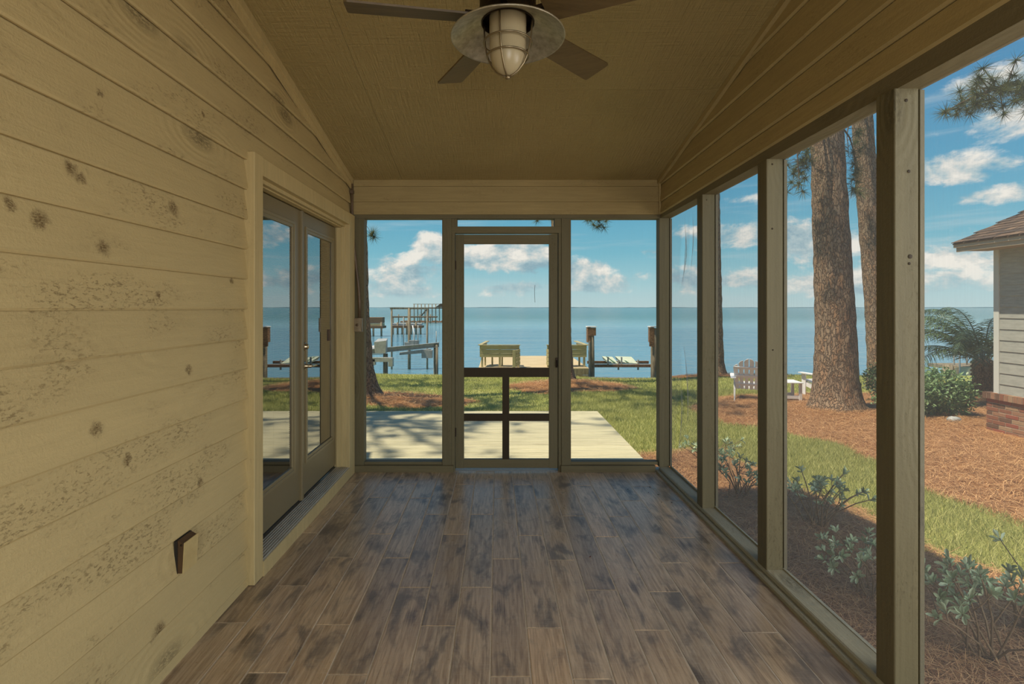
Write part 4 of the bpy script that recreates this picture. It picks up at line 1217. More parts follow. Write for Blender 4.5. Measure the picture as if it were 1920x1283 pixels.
# ---- foundation shrubs along the right-hand screens: stems and single leaves
def leaf_me(L, w):
    m = MB()
    v = [(0, 0, 0), (w * 0.32, L * 0.35, 0.004), (w * 0.5, L * 0.7, 0.003), (w * 0.25, L * 0.96, -0.003), (0, L, -0.005), (-w * 0.25, L * 0.96, -0.003), (-w * 0.5, L * 0.7, 0.003), (-w * 0.32, L * 0.35, 0.004), (0, L * 0.4, -0.004), (0, L * 0.72, -0.006)]
    m.add(v, [(0, 1, 8), (0, 8, 7), (1, 2, 9, 8), (8, 9, 6, 7), (2, 3, 4, 9), (9, 4, 5, 6)], True)
    return m.mesh('leaf', M_leaf)
LEAF = leaf_me(0.050, 0.018)
def shrub(label, x, y, H, spread, nst, seed, maxleaf=298):
    rs = random.Random(seed)
    z = G(x, y)
    root = tag(empty('foundation_shrub', (x, y, z)), label, 'shrub', 'leafy shrubs along the porch bed')
    n = 0
    for s in range(nst):
        a = rs.uniform(0, 2 * math.pi); r = spread * math.sqrt(rs.uniform(0.05, 1)); h = H * rs.uniform(0.65, 1.0) * (1 - 0.25 * (r / spread) ** 2)
        tip = Vector((r * math.cos(a), r * math.sin(a), h))
        mid = Vector((tip.x * 0.35 + rs.gauss(0, .02), tip.y * 0.35 + rs.gauss(0, .02), h * 0.5))
        b0 = Vector((rs.gauss(0, 0.04), rs.gauss(0, 0.04), -0.03))
        m = MB(); m.tube([b0, b0.lerp(mid, 0.5), mid, mid.lerp(tip, 0.55) + Vector((0, 0, 0.015)), tip], [0.006, 0.0055, 0.005, 0.004, 0.003], 6)
        ends = [(tip, (tip - mid).normalized())]
        for _ in range(rs.choice([1, 2, 2])):
            p = mid.lerp(tip, rs.uniform(0.0, 0.7))
            e = p + Vector((rs.gauss(0, .09), rs.gauss(0, .09), rs.uniform(0.05, 0.13)))
            m.tube([p, p.lerp(e, 0.5) + Vector((0, 0, -0.01)), e], [0.003, 0.0028, 0.0022], 5)
            ends.append((e, (e - p).normalized()))
        link('stem', m.mesh('stem', M_stem), root)
        for (e, dr) in ends:
            for q in range(rs.randint(7, 9)):
                if n >= maxleaf: break
                n += 1
                az_ = q * 2.4 + rs.uniform(-.3, .3); tilt = rs.uniform(0.3, 1.25)
                o = link('leaf', LEAF, root)
                qz = dr.to_track_quat('Z', 'Y').to_matrix().to_4x4()
                Mq = Matrix.Translation(e - dr * rs.uniform(0, 0.035)) @ qz @ Matrix.Rotation(az_, 4, 'Z') @ Matrix.Rotation(R(90) - tilt, 4, 'X') @ Matrix.Scale(rs.uniform(0.7, 1.2), 4)
                o.matrix_local = Mq
    return root
shrub('leafy grey green shrub nearest the camera at the lower right corner', 2.42, 2.52, 0.50, 0.34, 13, 3)
shrub('grey green shrub low in the lower right corner, outermost of the bed', 2.86, 2.75, 0.46, 0.34, 13, 31)
shrub('grey green shrub just left of the thick near post, seen through the near screen', 2.28, 3.12, 0.46, 0.30, 13, 5)
shrub('bushy grey green shrub in the middle of the third screen', 2.60, 4.15, 0.52, 0.38, 14, 8)
shrub('sparse grey green shrub seen through the second screen', 2.35, 4.95, 0.48, 0.36, 13, 13)
shrub('small grey green shrub at the far end of the porch bed', 2.45, 5.85, 0.44, 0.32, 12, 17)

def bush(name, label, x, y, rx, ry, h, n, leafL, material, seed, group=None, dark=None):
    rs = np.random.default_rng(seed)
    z = G(x, y)
    root = tag(empty(name, (x, y, z)), label, 'shrub', group)
    m = MB()
    for k in range(14):
        a = rs.uniform(0, 6.28); r = rs.uniform(0.2, 0.8)
        m.tube([(x, y, z - 0.03), (x + rx * r * 0.5 * math.cos(a), y + ry * r * 0.5 * math.sin(a), z + h * 0.35), (x + rx * r * math.cos(a), y + ry * r * math.sin(a), z + h * 0.8 * (1 - r * r * 0.4))], [0.014, 0.010, 0.005], 5)
    part('stem', m, M_stem, root)
    nc = n // 12
    dd = rs.normal(size=(nc, 3)); dd /= np.linalg.norm(dd, axis=1)[:, None]
    rad = rs.uniform(0.45, 1.0, nc) ** 0.4 * (1 + 0.12 * np.sin(dd[:, 0] * 7 + seed) + 0.10 * np.sin(dd[:, 1] * 9))
    c = np.stack([x + rx * dd[:, 0] * rad, y + ry * dd[:, 1] * rad, z + h * 0.52 + h * 0.5 * dd[:, 2] * rad], 1)
    c = np.repeat(c, 12, 0) + rs.normal(0, leafL * 0.55, (nc * 12, 3))
    k = len(c)
    c[:, 2] = np.maximum(c[:, 2], z + 0.04)
    u = rs.normal(size=(k, 3)) + np.array([0, -0.2, 0.1]); u /= np.linalg.norm(u, axis=1)[:, None]
    w = np.cross(u, rs.normal(size=(k, 3)) * 0.5 + np.array([0, 0.2, 1.0])); w /= np.linalg.norm(w, axis=1)[:, None]
    L = leafL * rs.uniform(0.7, 1.2, k)[:, None]
    v = np.stack([c - u * L / 2, c + w * L * 0.24, c + u * L / 2, c - w * L * 0.24], 1).reshape(-1, 3) - np.array([x, y, z])
    f = np.arange(k * 4).reshape(-1, 4)
    o = link('foliage', big_mesh('foliage', v, f, material), root); o['kind'] = 'stuff'
    return root
bush('rounded_bush', 'rounded leafy green bush against the corner of the neighbouring house', 8.25, 9.75, 0.78, 0.55, 0.80, 5200, 0.085, M_bush, 5)
bush('rounded_bush', 'paler low green bush in front of the palm, left of the house corner', 7.65, 9.55, 0.50, 0.42, 0.66, 2600, 0.08, M_bush, 9)
bush('rounded_bush', 'dark green bush right behind the near post beside the broad pine', 8.60, 11.2, 0.50, 0.42, 0.84, 2600, 0.075, M_bushdark, 12)

# ---- pindo palm beyond the house corner
px, py = 12.0, 12.6
pz = G(px, py)
palm = tag(empty('pindo_palm', (px, py, pz)), 'grey green feather palm arching out from behind the neighbouring house', 'palm')
m = MB()
prof_ = [(0.24, pz - 0.1)]
for i in range(9):
    z = pz + i * 0.1
    prof_ += [(0.25, z), (0.20, z + 0.06)]
prof_.append((0.05, pz + 0.98))
m.lathe(prof_, (px, py), 16); part('trunk', m, M_bark, palm)
def frond(az_, pitch, L, seed, curl):
    rs = random.Random(seed)
    p = Vector((px + 0.10 * math.cos(az_), py + 0.10 * math.sin(az_), pz + 0.85))
    dirh = Vector((math.cos(az_), math.sin(az_), 0)); e = pitch
    pts = [p.copy()]; n = 26; dl = L / n
    tg = []
    for i in range(n):
        dv = dirh * math.cos(e) + Vector((0, 0, 1)) * math.sin(e)
        tg.append(dv); p = p + dv * dl; pts.append(p.copy()); e -= curl / n * (0.5 + i / n)
    tg.append(tg[-1])
    m = MB(); m.tube(pts, [0.016 * (1 - 0.85 * i / n) for i in range(n + 1)], 5)
    side = Vector((-math.sin(az_), math.cos(az_), 0))
    for i in range(3, n + 1):
        for q in range(3):
            u = (i - q / 3.0)
            i0 = int(u) if u < n else n - 1
            b = pts[i0].lerp(pts[min(i0 + 1, n)], u - i0)
            up = side.cross(tg[i0]).normalized()
            ll = 0.46 * (1 - 0.55 * (i / n) ** 2) * rs.uniform(0.85, 1.1)
            for sg in (-1, 1):
                dv = (tg[i0] * rs.uniform(0.55, 0.85) + side * sg * rs.uniform(0.7, 1.0) - up * rs.uniform(-0.65, -0.15)).normalized()
                w = tg[i0] * 0.0085
                t1 = b + dv * ll * 0.55; t2 = b + dv * ll + Vector((0, 0, -0.05 - 0.05 * rs.random()))
                m.add([b - w, b + w, t1 + w * 1.1, t1 - w * 1.1, t2], [(0, 1, 2, 3), (3, 2, 4)])
    part('frond', m, M_palm, palm)
for i, (a, pt, L, cu) in enumerate([(178, 68, 2.5, 150), (186, 52, 2.5, 125), (170, 78, 2.4, 140), (200, 80, 2.5, 120), (160, 60, 2.3, 130), (215, 60, 2.4, 130), (140, 75, 2.2, 120), (235, 75, 2.3, 125),
                                 (120, 60, 2.2, 130), (100, 82, 2.2, 110), (255, 62, 2.2, 130), (280, 75, 2.2, 120), (320, 65, 2.2, 130), (20, 70, 2.2, 130), (60, 60, 2.2, 130), (190, 30, 2.2, 95), (172, 35, 2.0, 90), (225, 40, 2.0, 95)]):
    frond(R(a), R(pt), L, 100 + i, R(cu))

# ---- stones in the straw
def stone(label, x, y, r, seed, col):
    m = MB()
    ns, nr = 12, 7
    vs_ = []
    for i in range(nr + 1):
        ph = math.pi * i / nr
        for k in range(ns):
            th = 2 * math.pi * k / ns
            dv = Vector((math.sin(ph) * math.cos(th), math.sin(ph) * math.sin(th), math.cos(ph)))
            rr = r * (1 + 0.28 * mn.noise(dv * 1.7 + Vector((seed, 0, 0))))
            vs_.append((x + dv.x * rr * 1.3, y + dv.y * rr, G(x, y) + r * 0.35 + dv.z * rr * 0.75))
    m.add(vs_, [(i * ns + k, i * ns + (k + 1) % ns, (i + 1) * ns + (k + 1) % ns, (i + 1) * ns + k) for i in range(nr) for k in range(ns)], True)
    tag(part('stone', m, col), label, 'stone')
stone('pale grey stone under the bush by the brick corner', 8.02, 8.95, 0.085, 2, M_alum)

# ------------------------------------------------------------------ neighbouring house
house = tag(empty('neighbour_house', (8.06, 8.35, -0.6)), 'grey clapboard neighbouring house on a brick base with brown shingle roof at the right edge', 'house')
m = MB(); m.box(8.09, 14.0, 0.0, 8.26, -0.7, 2.5); part('wall_core', m, M_mortar, house)
z = 0.02; i = 0
while z < 2.36:
    m = MB(); m.hexa([(8.058, 0.0, z), (8.10, 0.0, z), (8.10, 8.20, z), (8.058, 8.20, z), (8.070, 0.0, z + 0.178), (8.10, 0.0, z + 0.178), (8.10, 8.20, z + 0.178), (8.070, 8.20, z + 0.178)])
    part('siding_board', m, M_house, house); z += 0.176
m = MB(); m.cbox(8.045, 8.10, 8.185, 8.275, 0.02, 2.42, 0.003); part('corner_board', m, M_housetrim, house, 'pale corner board')
rb = random.Random(4)
bmesh_cache = []
for q in range(4):
    mb = MB(); mb.cbox(0, 0.10, 0, 0.198, 0, 0.058, 0.004, 'y'); bmesh_cache.append(mb.mesh('brick', M_brick))
hb = MB(); hb.cbox(0, 0.10, 0, 0.094, 0, 0.058, 0.004, 'y'); half = hb.mesh('brick', M_brick)
core = MB(); core.box(8.035, 8.10, 4.2, 8.36, -0.75, -0.055); base = part('brick_base', core, M_mortar, house)
bo = wpos(base)
for row in range(9):
    zrow = -0.118 - row * 0.068
    y = 8.375 - (0.105 if row % 2 else 0.0)
    if row % 2:
        link('brick', half, base, (8.030, 8.375 - 0.094, zrow))
        base.children[-1].location = Vector((8.030 + rb.uniform(-.003, .003), 8.281, zrow)) - bo
    while y > 4.4:
        o = link('brick', bmesh_cache[rb.randrange(4)], base)
        o.location = Vector((8.030 + rb.uniform(-.003, .003), y - 0.198, zrow)) - bo
        y -= 0.209
lb = MB(); lb.cbox(0, 0.14, 0, 0.062, 0, 0.098, 0.004, 'x'); rl = lb.mesh('brick', M_brick)
y = 8.40
while y > 4.4:
    o = link('brick', rl, base); o.location = Vector((7.985, y - 0.062, -0.055 + rb.uniform(-.002, .002))) - bo
    y -= 0.0715
m = MB(); m.box(7.99, 8.10, 4.2, 8.395, -0.056, 0.03); part('ledge_mortar', m, M_mortar, house)
# eave, fascia and roof
m = MB(); m.prism([(7.60, 2.34), (8.10, 2.40), (8.10, 2.44), (7.60, 2.44)], 'y', 0.0, 8.42) if False else m.box(7.60, 8.10, 0.0, 8.42, 2.352, 2.372)
part('soffit', m, M_fascia, house)
m = MB(); m.cbox(7.585, 7.61, 0.0, 8.43, 2.335, 2.425, 0.003, 'y'); part('fascia', m, M_fascia, house)
m = MB(); m.cbox(7.555, 7.586, 0.0, 8.45, 2.405, 2.468, 0.003, 'y'); part('drip_board', m, M_fascia, house)
m = MB(); m.hexa([(7.60, 8.40, 2.34), (13.0, 8.40, 4.82), (13.0, 8.43, 4.82), (7.60, 8.43, 2.34), (7.60, 8.40, 2.46), (13.0, 8.40, 4.94), (13.0, 8.43, 4.94), (7.60, 8.43, 2.46)]); part('rake_board', m, M_fascia, house)
sl = 0.46
m = MB(); m.hexa([(7.54, 0, 2.455), (13.0, 0, 2.455 + 5.46 * sl), (13.0, 8.45, 2.455 + 5.46 * sl), (7.54, 8.45, 2.455), (7.54, 0, 2.475), (13.0, 0, 2.475 + 5.46 * sl), (13.0, 8.45, 2.475 + 5.46 * sl), (7.54, 8.45, 2.475)])
m.hexa([(13.0, 0, 2.455 + 5.46 * sl), (18.4, 0, 2.4), (18.4, 8.45, 2.4), (13.0, 8.45, 2.455 + 5.46 * sl), (13.0, 0, 2.475 + 5.46 * sl), (18.4, 0, 2.42), (18.4, 8.45, 2.42), (13.0, 8.45, 2.475 + 5.46 * sl)])
roof = part('roof', m, M_shingle, house)
ro = wpos(roof)
ang = math.atan(sl)
tabs = []
for w_ in (0.155, 0.20, 0.24):
    tb = MB(); tb.hexa([(0, 0, 0.006), (0.16, 0, 0.001), (0.16, w_, 0.001), (0, w_, 0.006), (0, 0, 0.016), (0.16, 0, 0.006), (0.16, w_, 0.006), (0, w_, 0.016)])
    tabs.append((w_, tb.mesh('shingle', M_shingle)))
cnt = 0
for row in range(14):
    xr = 7.525 + row * 0.135 * math.cos(ang); zr_ = 2.472 + row * 0.135 * math.sin(ang)
    y = 8.455 - (row % 3) * 0.05
    while y > 5.6 and cnt < 290:
        w_, me = tabs[rb.randrange(3)]
        o = link('shingle', me, roof)
        o.location = Vector((xr, y - w_, zr_ + rb.uniform(0, .004))) - ro
        o.rotation_euler = (0, -ang, 0)
        y -= w_ + 0.012; cnt += 1

# ------------------------------------------------------------------ garden furniture
def adirondack(label, x, y, rz):
    root = tag(empty('adirondack_chair', (x, y, G(x, y) - 0.005), rz), label, 'chair', 'white adirondack chairs facing the water')
    def P(nm, m): return link(nm, m.mesh(nm, M_white), root)
    Mb = Matrix.Translation((0, -0.06, 0.26)) @ Matrix.Rotation(R(24), 4, 'X')      # leaning back towards -Y
    hs = [0.64, 0.74, 0.79, 0.79, 0.74, 0.64]
    for i in range(6):
        xc = -0.245 + i * 0.098
        fan_ = 1.0 + 0.0
        m = MB()
        w0, w1 = 0.036, 0.046
        x1 = xc * 1.16
        tops = [(x1 + w1, hs[i] - 0.03), (x1 + w1 * 0.6, hs[i]), (x1 - w1 * 0.6, hs[i]), (x1 - w1, hs[i] - 0.03)]
        if i < 3: tops = [(x1 + w1, hs[i] + 0.02), (x1 - w1 * 0.2, hs[i] - 0.005), (x1 - w1, hs[i] - 0.06)]
        else: tops = [(x1 + w1, hs[i] - 0.06), (x1 + w1 * 0.2, hs[i] - 0.005), (x1 - w1, hs[i] + 0.02)]
        ol = [(xc - w0, 0.0), (xc + w0, 0.0)] + tops
        m.prism([(a, bb) for a, bb in ol], 'z', -0.01, 0.01, Mb @ Matrix.Rotation(R(90), 4, 'X'))
        P('back_slat', m)
    for (h, hw) in ((0.10, 0.29), (0.32, 0.31), (0.54, 0.305)):
        m = MB(); m.cbox(-hw, hw, -0.032, -0.009, h, h + 0.065, 0.003, 'x', Mb); P('back_rail', m)
    for i in range(6):
        m = MB(); yy = 0.0 + i * 0.088; m.cbox(-0.28, 0.28, yy, yy + 0.078, 0.262 + i * 0.018, 0.282 + i * 0.018, 0.003, 'x'); P('seat_slat', m)
    for s in (-1, 1):
        m = MB(); m.hexa([(s * 0.30 - 0.012, -0.62, 0.0), (s * 0.30 + 0.012, -0.62, 0.0), (s * 0.30 + 0.012, -0.50, 0.0), (s * 0.30 - 0.012, -0.50, 0.0),
                          (s * 0.30 - 0.012, -0.60, 0.06), (s * 0.30 + 0.012, -0.60, 0.06), (s * 0.30 + 0.012, 0.50, 0.36), (s * 0.30 - 0.012, 0.50, 0.36)])
        m.hexa([(s * 0.30 - 0.012, -0.50, 0.0), (s * 0.30 + 0.012, -0.50, 0.0), (s * 0.30 + 0.012, 0.50, 0.24), (s * 0.30 - 0.012, 0.50, 0.24),
                (s * 0.30 - 0.012, -0.60, 0.06), (s * 0.30 + 0.012, -0.60, 0.06), (s * 0.30 + 0.012, 0.50, 0.36), (s * 0.30 - 0.012, 0.50, 0.36)])
        P('rear_leg', m)
        m = MB(); m.cbox(s * 0.325 - 0.012, s * 0.325 + 0.012, 0.38, 0.50, 0.0, 0.53, 0.003); P('front_leg', m)
        m = MB(); m.prism([(s * 0.27, -0.36), (s * 0.38, -0.36), (s * 0.42, 0.42), (s * 0.40, 0.54), (s * 0.28, 0.54), (s * 0.27, 0.40)] if s > 0 else [(s * 0.27, 0.40), (s * 0.28, 0.54), (s * 0.40, 0.54), (s * 0.42, 0.42), (s * 0.38, -0.36), (s * 0.27, -0.36)], 'z', 0.53, 0.552); P('arm', m)
    return root
adirondack('white adirondack chair facing the water, left of the white side table', 5.90, 11.95, R(-26))
adirondack('white adirondack chair mostly hidden behind the broad pine trunk', 8.02, 12.3, R(12))
st = tag(empty('side_table', (6.42, 11.35, G(6.42, 11.35) - 0.005), R(-8)), 'low white slatted side table in the straw left of the broad pine', 'table')
for i in range(6):
    m = MB(); m.cbox(-0.26, 0.26, -0.26 + i * 0.088, -0.26 + i * 0.088 + 0.078, 0.44, 0.46, 0.002, 'x'); link('top_slat', m.mesh('top_slat', M_white), st)
for sx_ in (-1, 1):
    for sy in (-1, 1):
        m = MB(); m.cbox(sx_ * 0.22 - 0.03, sx_ * 0.22 + 0.03, sy * 0.2 - 0.02, sy * 0.2 + 0.02, 0, 0.44, 0.003); link('leg', m.mesh('leg', M_white), st)
for sy in (-1, 1):
    m = MB(); m.cbox(-0.24, 0.24, sy * 0.2 - 0.03, sy * 0.2 + 0.03, 0.36, 0.42, 0.002, 'x') if False else m.cbox(-0.19, 0.19, sy * 0.2 - 0.012, sy * 0.2 + 0.012, 0.10, 0.17, 0.002, 'x'); link('rail', m.mesh('rail', M_white), st)

# ------------------------------------------------------------------ dock at the foot of the lawn
ZD = -0.64
dock = tag(empty('dock', (1.25, 19.5, ZD)), 'sandy plank dock at the foot of the lawn behind the screen door', 'dock')
y = 17.40
db = MB(); db.cbox(-1.88, 1.88, 0, 0.137, -0.035, 0, 0.003, 'x'); dbm = db.mesh('dock_board', M_dock)
while y < 21.7:
    o = link('dock_board', dbm, dock, (0, y - 19.5, 0)); y += 0.142
m = MB(); m.box(-0.62, 3.12, 17.40, 17.45, ZD - 0.24, ZD - 0.036); m.box(-0.62, 3.12, 17.40, 17.44, ZD - 0.32, ZD - 0.25)
for x in (-0.60, 0.6, 1.8, 3.08): m.box(x - 0.02, x + 0.02, 17.45, 21.7, ZD - 0.22, ZD - 0.036)
part('stringer', m, M_pile, dock)
for x in (-0.5, 3.0):
    for y in (18.6, 21.2):
        m = MB(); m.tube([(x, y, -2.8), (x, y, ZD - 0.04)], 0.12, 12); part('piling', m, M_pile, dock)
def bench(label, mir):
    X = lambda x: x if not mir else 2.5 - x
    root = tag(empty('dock_bench', (X(0.1), 17.9, ZD)), label, 'bench', 'pale yellow dock benches')
    def bx(nm, x0, x1, y0, y1, z0, z1, ax='x', mt=M_bench):
        a, c_ = sorted((X(x0), X(x1)))
        m = MB(); m.cbox(a, c_, y0, y1, z0, z1, 0.003, ax); part(nm, m, mt, root)
    for i in range(3): bx('back_board', -0.58, 0.77, 17.60, 17.63, ZD + 0.35 + i * 0.135, ZD + 0.35 + i * 0.135 + 0.128)
    bx('cap_board', -0.62, 0.80, 17.56, 17.66, ZD + 0.756, ZD + 0.78)
    for x in (-0.55, 0.06, 0.70): bx('post', x, x + 0.07, 17.63, 17.70, ZD, ZD + 0.755, 'z')
    for i in range(4): bx('seat_board', -0.55, 0.75, 17.75 + i * 0.12, 17.86 + i * 0.12, ZD + 0.40, ZD + 0.43)
    for x in (-0.45, -0.2, 0.15, 0.62): bx('leg', x, x + 0.06, 18.10, 18.16, ZD, ZD + 0.398, 'z')
    # return panel running out over the water, leaning
    for i in range(3):
        m = MB(); z0 = ZD + 0.35 + i * 0.135
        v = [(X(-0.60), 17.66, z0), (X(-0.57), 17.66, z0), (X(-0.40), 18.45, z0 + 0.02), (X(-0.43), 18.45, z0 + 0.02), (X(-0.60), 17.66, z0 + 0.128), (X(-0.57), 17.66, z0 + 0.128), (X(-0.35), 18.45, z0 + 0.16), (X(-0.38), 18.45, z0 + 0.16)]
        m.hexa(v if not mir else [v[j] for j in (1, 0, 3, 2, 5, 4, 7, 6)]); part('side_board', m, M_bench, root)
    m = MB(); v = [(X(-0.66), 17.60, ZD + 0.757), (X(-0.54), 17.60, ZD + 0.757), (X(-0.28), 18.48, ZD + 0.835), (X(-0.40), 18.48, ZD + 0.835), (X(-0.66), 17.60, ZD + 0.78), (X(-0.54), 17.60, ZD + 0.78), (X(-0.28), 18.48, ZD + 0.86), (X(-0.40), 18.48, ZD + 0.86)]
    m.hexa(v if not mir else [v[j] for j in (1, 0, 3, 2, 5, 4, 7, 6)]); part('cap_board', m, M_bench, root)
    # end panel towards the lawn
    bx('end_post', 0.53, 0.63, 17.20 + 0.22, 17.52, ZD, ZD + 0.60, 'z')
    for i in range(4):
        m = MB(); z0 = ZD + 0.06 + i * 0.14
        v = [(X(0.63), 17.46, z0), (X(0.66), 17.46, z0), (X(0.80), 17.62, z0 + 0.03), (X(0.77), 17.62, z0 + 0.03), (X(0.63), 17.46, z0 + 0.12), (X(0.66), 17.46, z0 + 0.12), (X(0.80), 17.62, z0 + 0.15), (X(0.77), 17.62, z0 + 0.15)]
        m.hexa(v if not mir else [v[j] for j in (1, 0, 3, 2, 5, 4, 7, 6)]); part('end_board', m, M_bench, root)
bench('pale yellow corner bench on the dock, seen through the screen door', False)
bench('pale yellow corner bench on the dock, half hidden by the pine trunk', True)

# right-hand boat lift: two tall pilings and a cradle
lift = tag(empty('boat_lift', (4.4, 18.4, -1.6)), 'wooden boat lift of two capped pilings with pale bunks between them, right of the dock', 'boat lift')
for i, (x, y) in enumerate(((3.32, 18.0), (5.52, 18.0))):
    m = MB(); m.tube([(x, y, -2.9), (x + 0.01, y, -0.6), (x, y, 0.70)], [0.12, 0.11, 0.10], 12); pl = part('piling', m, M_pile, lift)
    m = MB(); m.cbox(x - 0.15, x - 0.04, y - 0.14, y + 0.14, 0.20, 0.74, 0.004); m.cbox(x - 0.12, x + 0.14, y - 0.16, y - 0.11, 0.44, 0.72, 0.004) if i == 0 else m.cbox(x - 0.19, x - 0.02, y - 0.16, y - 0.11, 0.06, 0.72, 0.004); part('cap_box', m, M_rust, pl)
    m = MB(); m.cbox(x - 0.17, x + 0.16, y - 0.17, y + 0.16, 0.735, 0.765, 0.004); part('cap_plate', m, M_white, pl)
m = MB(); m.cbox(3.20, 3.25, 17.84, 17.90, -1.9, 0.24, 0.003); part('guide_pole', m, M_alum, lift, 'pale grey pole')
for (z, y) in ((-0.66, 18.9), (-0.70, 18.1)):
    m = MB(); m.cbox(3.35, 5.62, y, y + 0.10, z, z + 0.10, 0.004, 'x'); part('cradle_beam', m, M_rust, lift)
for (x0, x1, tw) in ((3.98, 4.32, -0.10), (4.46, 5.02, -0.14)):
    m = MB(); m.hexa([(x0, 18.2, -0.56), (x1, 18.2, -0.60), (x1 - 0.05, 18.9, -0.50), (x0 - 0.05, 18.9, -0.50), (x0, 18.2, -0.53), (x1, 18.2, -0.57), (x1 - 0.05, 18.9, -0.40), (x0 - 0.10, 18.9, -0.38)])
    bk = part('bunk', m, M_palegreen, lift, 'pale green bunk board')
    m = MB(); m.cbox(x0 - 0.05, x0, 18.16, 18.22, -0.66, -0.34, 0.003); m.cbox(x1 - 0.02, x1 + 0.03, 18.16, 18.22, -0.80, -0.44, 0.003); part('bracket', m, M_alum, bk)
    m = MB(); m.hexa([(x0 + 0.16, 18.195, -0.545), (x0 + 0.24, 18.195, -0.548), (x0 + 0.09, 18.88, -0.405), (x0 + 0.03, 18.88, -0.402), (x0 + 0.16, 18.195, -0.535), (x0 + 0.24, 18.195, -0.538), (x0 + 0.09, 18.88, -0.393), (x0 + 0.03, 18.88, -0.39)]); part('carpet_strip', m, M_green, bk)

# left-hand boat lift: aluminium beam with a motor housing
lf = tag(empty('boat_lift', (-3.3, 19.6, -1.6)), 'aluminium boat lift beam with a grey motor housing, seen through the left screen', 'boat lift')
for (x, y, zt) in ((-4.22, 19.3, -0.32), (-2.42, 20.2, -0.02)):
    m = MB(); m.tube([(x, y, -2.9), (x, y, zt)], [0.10, 0.09], 12); part('piling', m, M_pile, lf)
m = MB(); 
for (dz, w_, h) in ((0.0, 0.09, 0.025), (0.025, 0.012, 0.13), (0.155, 0.09, 0.025)):
    m.hexa([(-5.6, 18.6 - w_, -0.36 + dz), (-2.30, 20.25 - w_, -0.02 + dz - 0.12), (-2.30, 20.25 + w_, -0.02 + dz - 0.12), (-5.6, 18.6 + w_, -0.36 + dz), (-5.6, 18.6 - w_, -0.36 + dz + h), (-2.30, 20.25 - w_, -0.02 + dz + h - 0.12), (-2.30, 20.25 + w_, -0.02 + dz + h - 0.12), (-5.6, 18.6 + w_, -0.36 + dz + h)])
part('beam', m, M_alum, lf)
m = MB(); m.hexa([(-4.52, 18.9, -0.28), (-4.14, 18.9, -0.28), (-4.14, 19.3, -0.28), (-4.52, 19.3, -0.28), (-4.56, 18.9, 0.14), (-4.10, 18.9, 0.20), (-4.14, 19.3, 0.26), (-4.50, 19.3, 0.24)]); part('motor_housing', m, M_alum, lf, 'grey motor housing')
m = MB(); m.cbox(-5.4, -3.85, 18.8, 18.92, -0.58, -0.42, 0.003, 'x'); m.cbox(-4.0, -3.84, 18.75, 19.0, -0.75, -0.45, 0.003); m.cbox(-4.75, -4.5, 18.8, 19.0, -0.70, -0.48, 0.003)
part('winch_rail', m, M_alum, lf)
m = MB(); m.hexa([(-3.9, 20.4, -0.48), (-2.7, 20.7, -0.40), (-2.7, 20.9, -0.40), (-3.9, 20.6, -0.48), (-3.9, 20.4, -0.38), (-2.7, 20.7, -0.25), (-2.7, 20.9, -0.25), (-3.9, 20.6, -0.38)]); m.cbox(-3.05, -2.62, 20.6, 20.9, -0.62, -0.30, 0.003); part('cradle', m, M_alum, lf)
for (x, y, z0, z1) in ((-3.72, 20.3, -0.3, 1.05), (-3.30, 20.3, -0.2, 0.45), (-3.16, 20.4, -0.2, 0.72), (-2.5, 21.0, -0.2, 0.45)):
    m = MB(); m.tube([(x, y, z0), (x, y, z1)], 0.018, 6); part('guide_pole', m, M_alum, lf)
m = MB(); m.cbox(-3.55, -3.15, 20.5, 20.7, -0.18, 0.10, 0.004); m.cbox(-3.72, -3.55, 20.5, 20.7, -0.10, 0.02, 0.004); part('tool_box', m, M_alum, lf)

gp_ = tag(empty('goalpost_frame', (-4.2, 25, -1.6)), 'tall square timber frame standing in the water behind the aluminium boat lift', 'frame')
for x in (-5.16, -4.30, -3.42):
    m = MB(); m.tube([(x, 25, -2.9), (x, 25, 1.40)], 0.045 if x != -4.30 else 0.075, 8); part('piling', m, M_pile, gp_)
m = MB(); m.cbox(-5.24, -3.34, 24.95, 25.05, 1.34, 1.43, 0.004, 'x'); part('top_beam', m, M_pile, gp_)
m = MB(); m.tube([(-4.15, 24.9, -0.7), (-4.02, 24.9, 0.05), (-4.12, 24.9, 0.55)], 0.03, 6); part('hose', m, M_white, gp_)

sk = tag(empty('small_boat', (-5.1, 20.6, -0.9)), 'small white and blue boat on the lift at the left edge of the left screen', 'boat')
m = MB()
sec = []
for (x, w_, h) in ((-7.2, 0.5, 0.0), (-6.0, 0.55, 0.02), (-5.1, 0.45, 0.08), (-4.62, 0.05, 0.18)):
    sec.append([(x, 20.6 - w_, -0.22 + h), (x, 20.6 - w_ * 0.6, -0.48), (x, 20.6, -0.55 + h * 0.8), (x, 20.6 + w_ * 0.6, -0.48), (x, 20.6 + w_, -0.22 + h)])
m.add([p for s in sec for p in s], [(i * 5 + k, (i + 1) * 5 + k, (i + 1) * 5 + k + 1, i * 5 + k + 1) for i in range(3) for k in range(4)] + [(i * 5 + 4, (i + 1) * 5 + 4, (i + 1) * 5, i * 5) for i in range(3)], True)
part('hull', m, M_white, sk)
m = MB(); m.cbox(-5.9, -5.15, 20.4, 20.8, -0.18, 0.06, 0.02, 'x'); m.tube([(-5.25, 20.3, 0.02), (-5.18, 20.6, 0.14), (-5.25, 20.9, 0.02)], 0.02, 6); part('seat', m, M_black, sk)

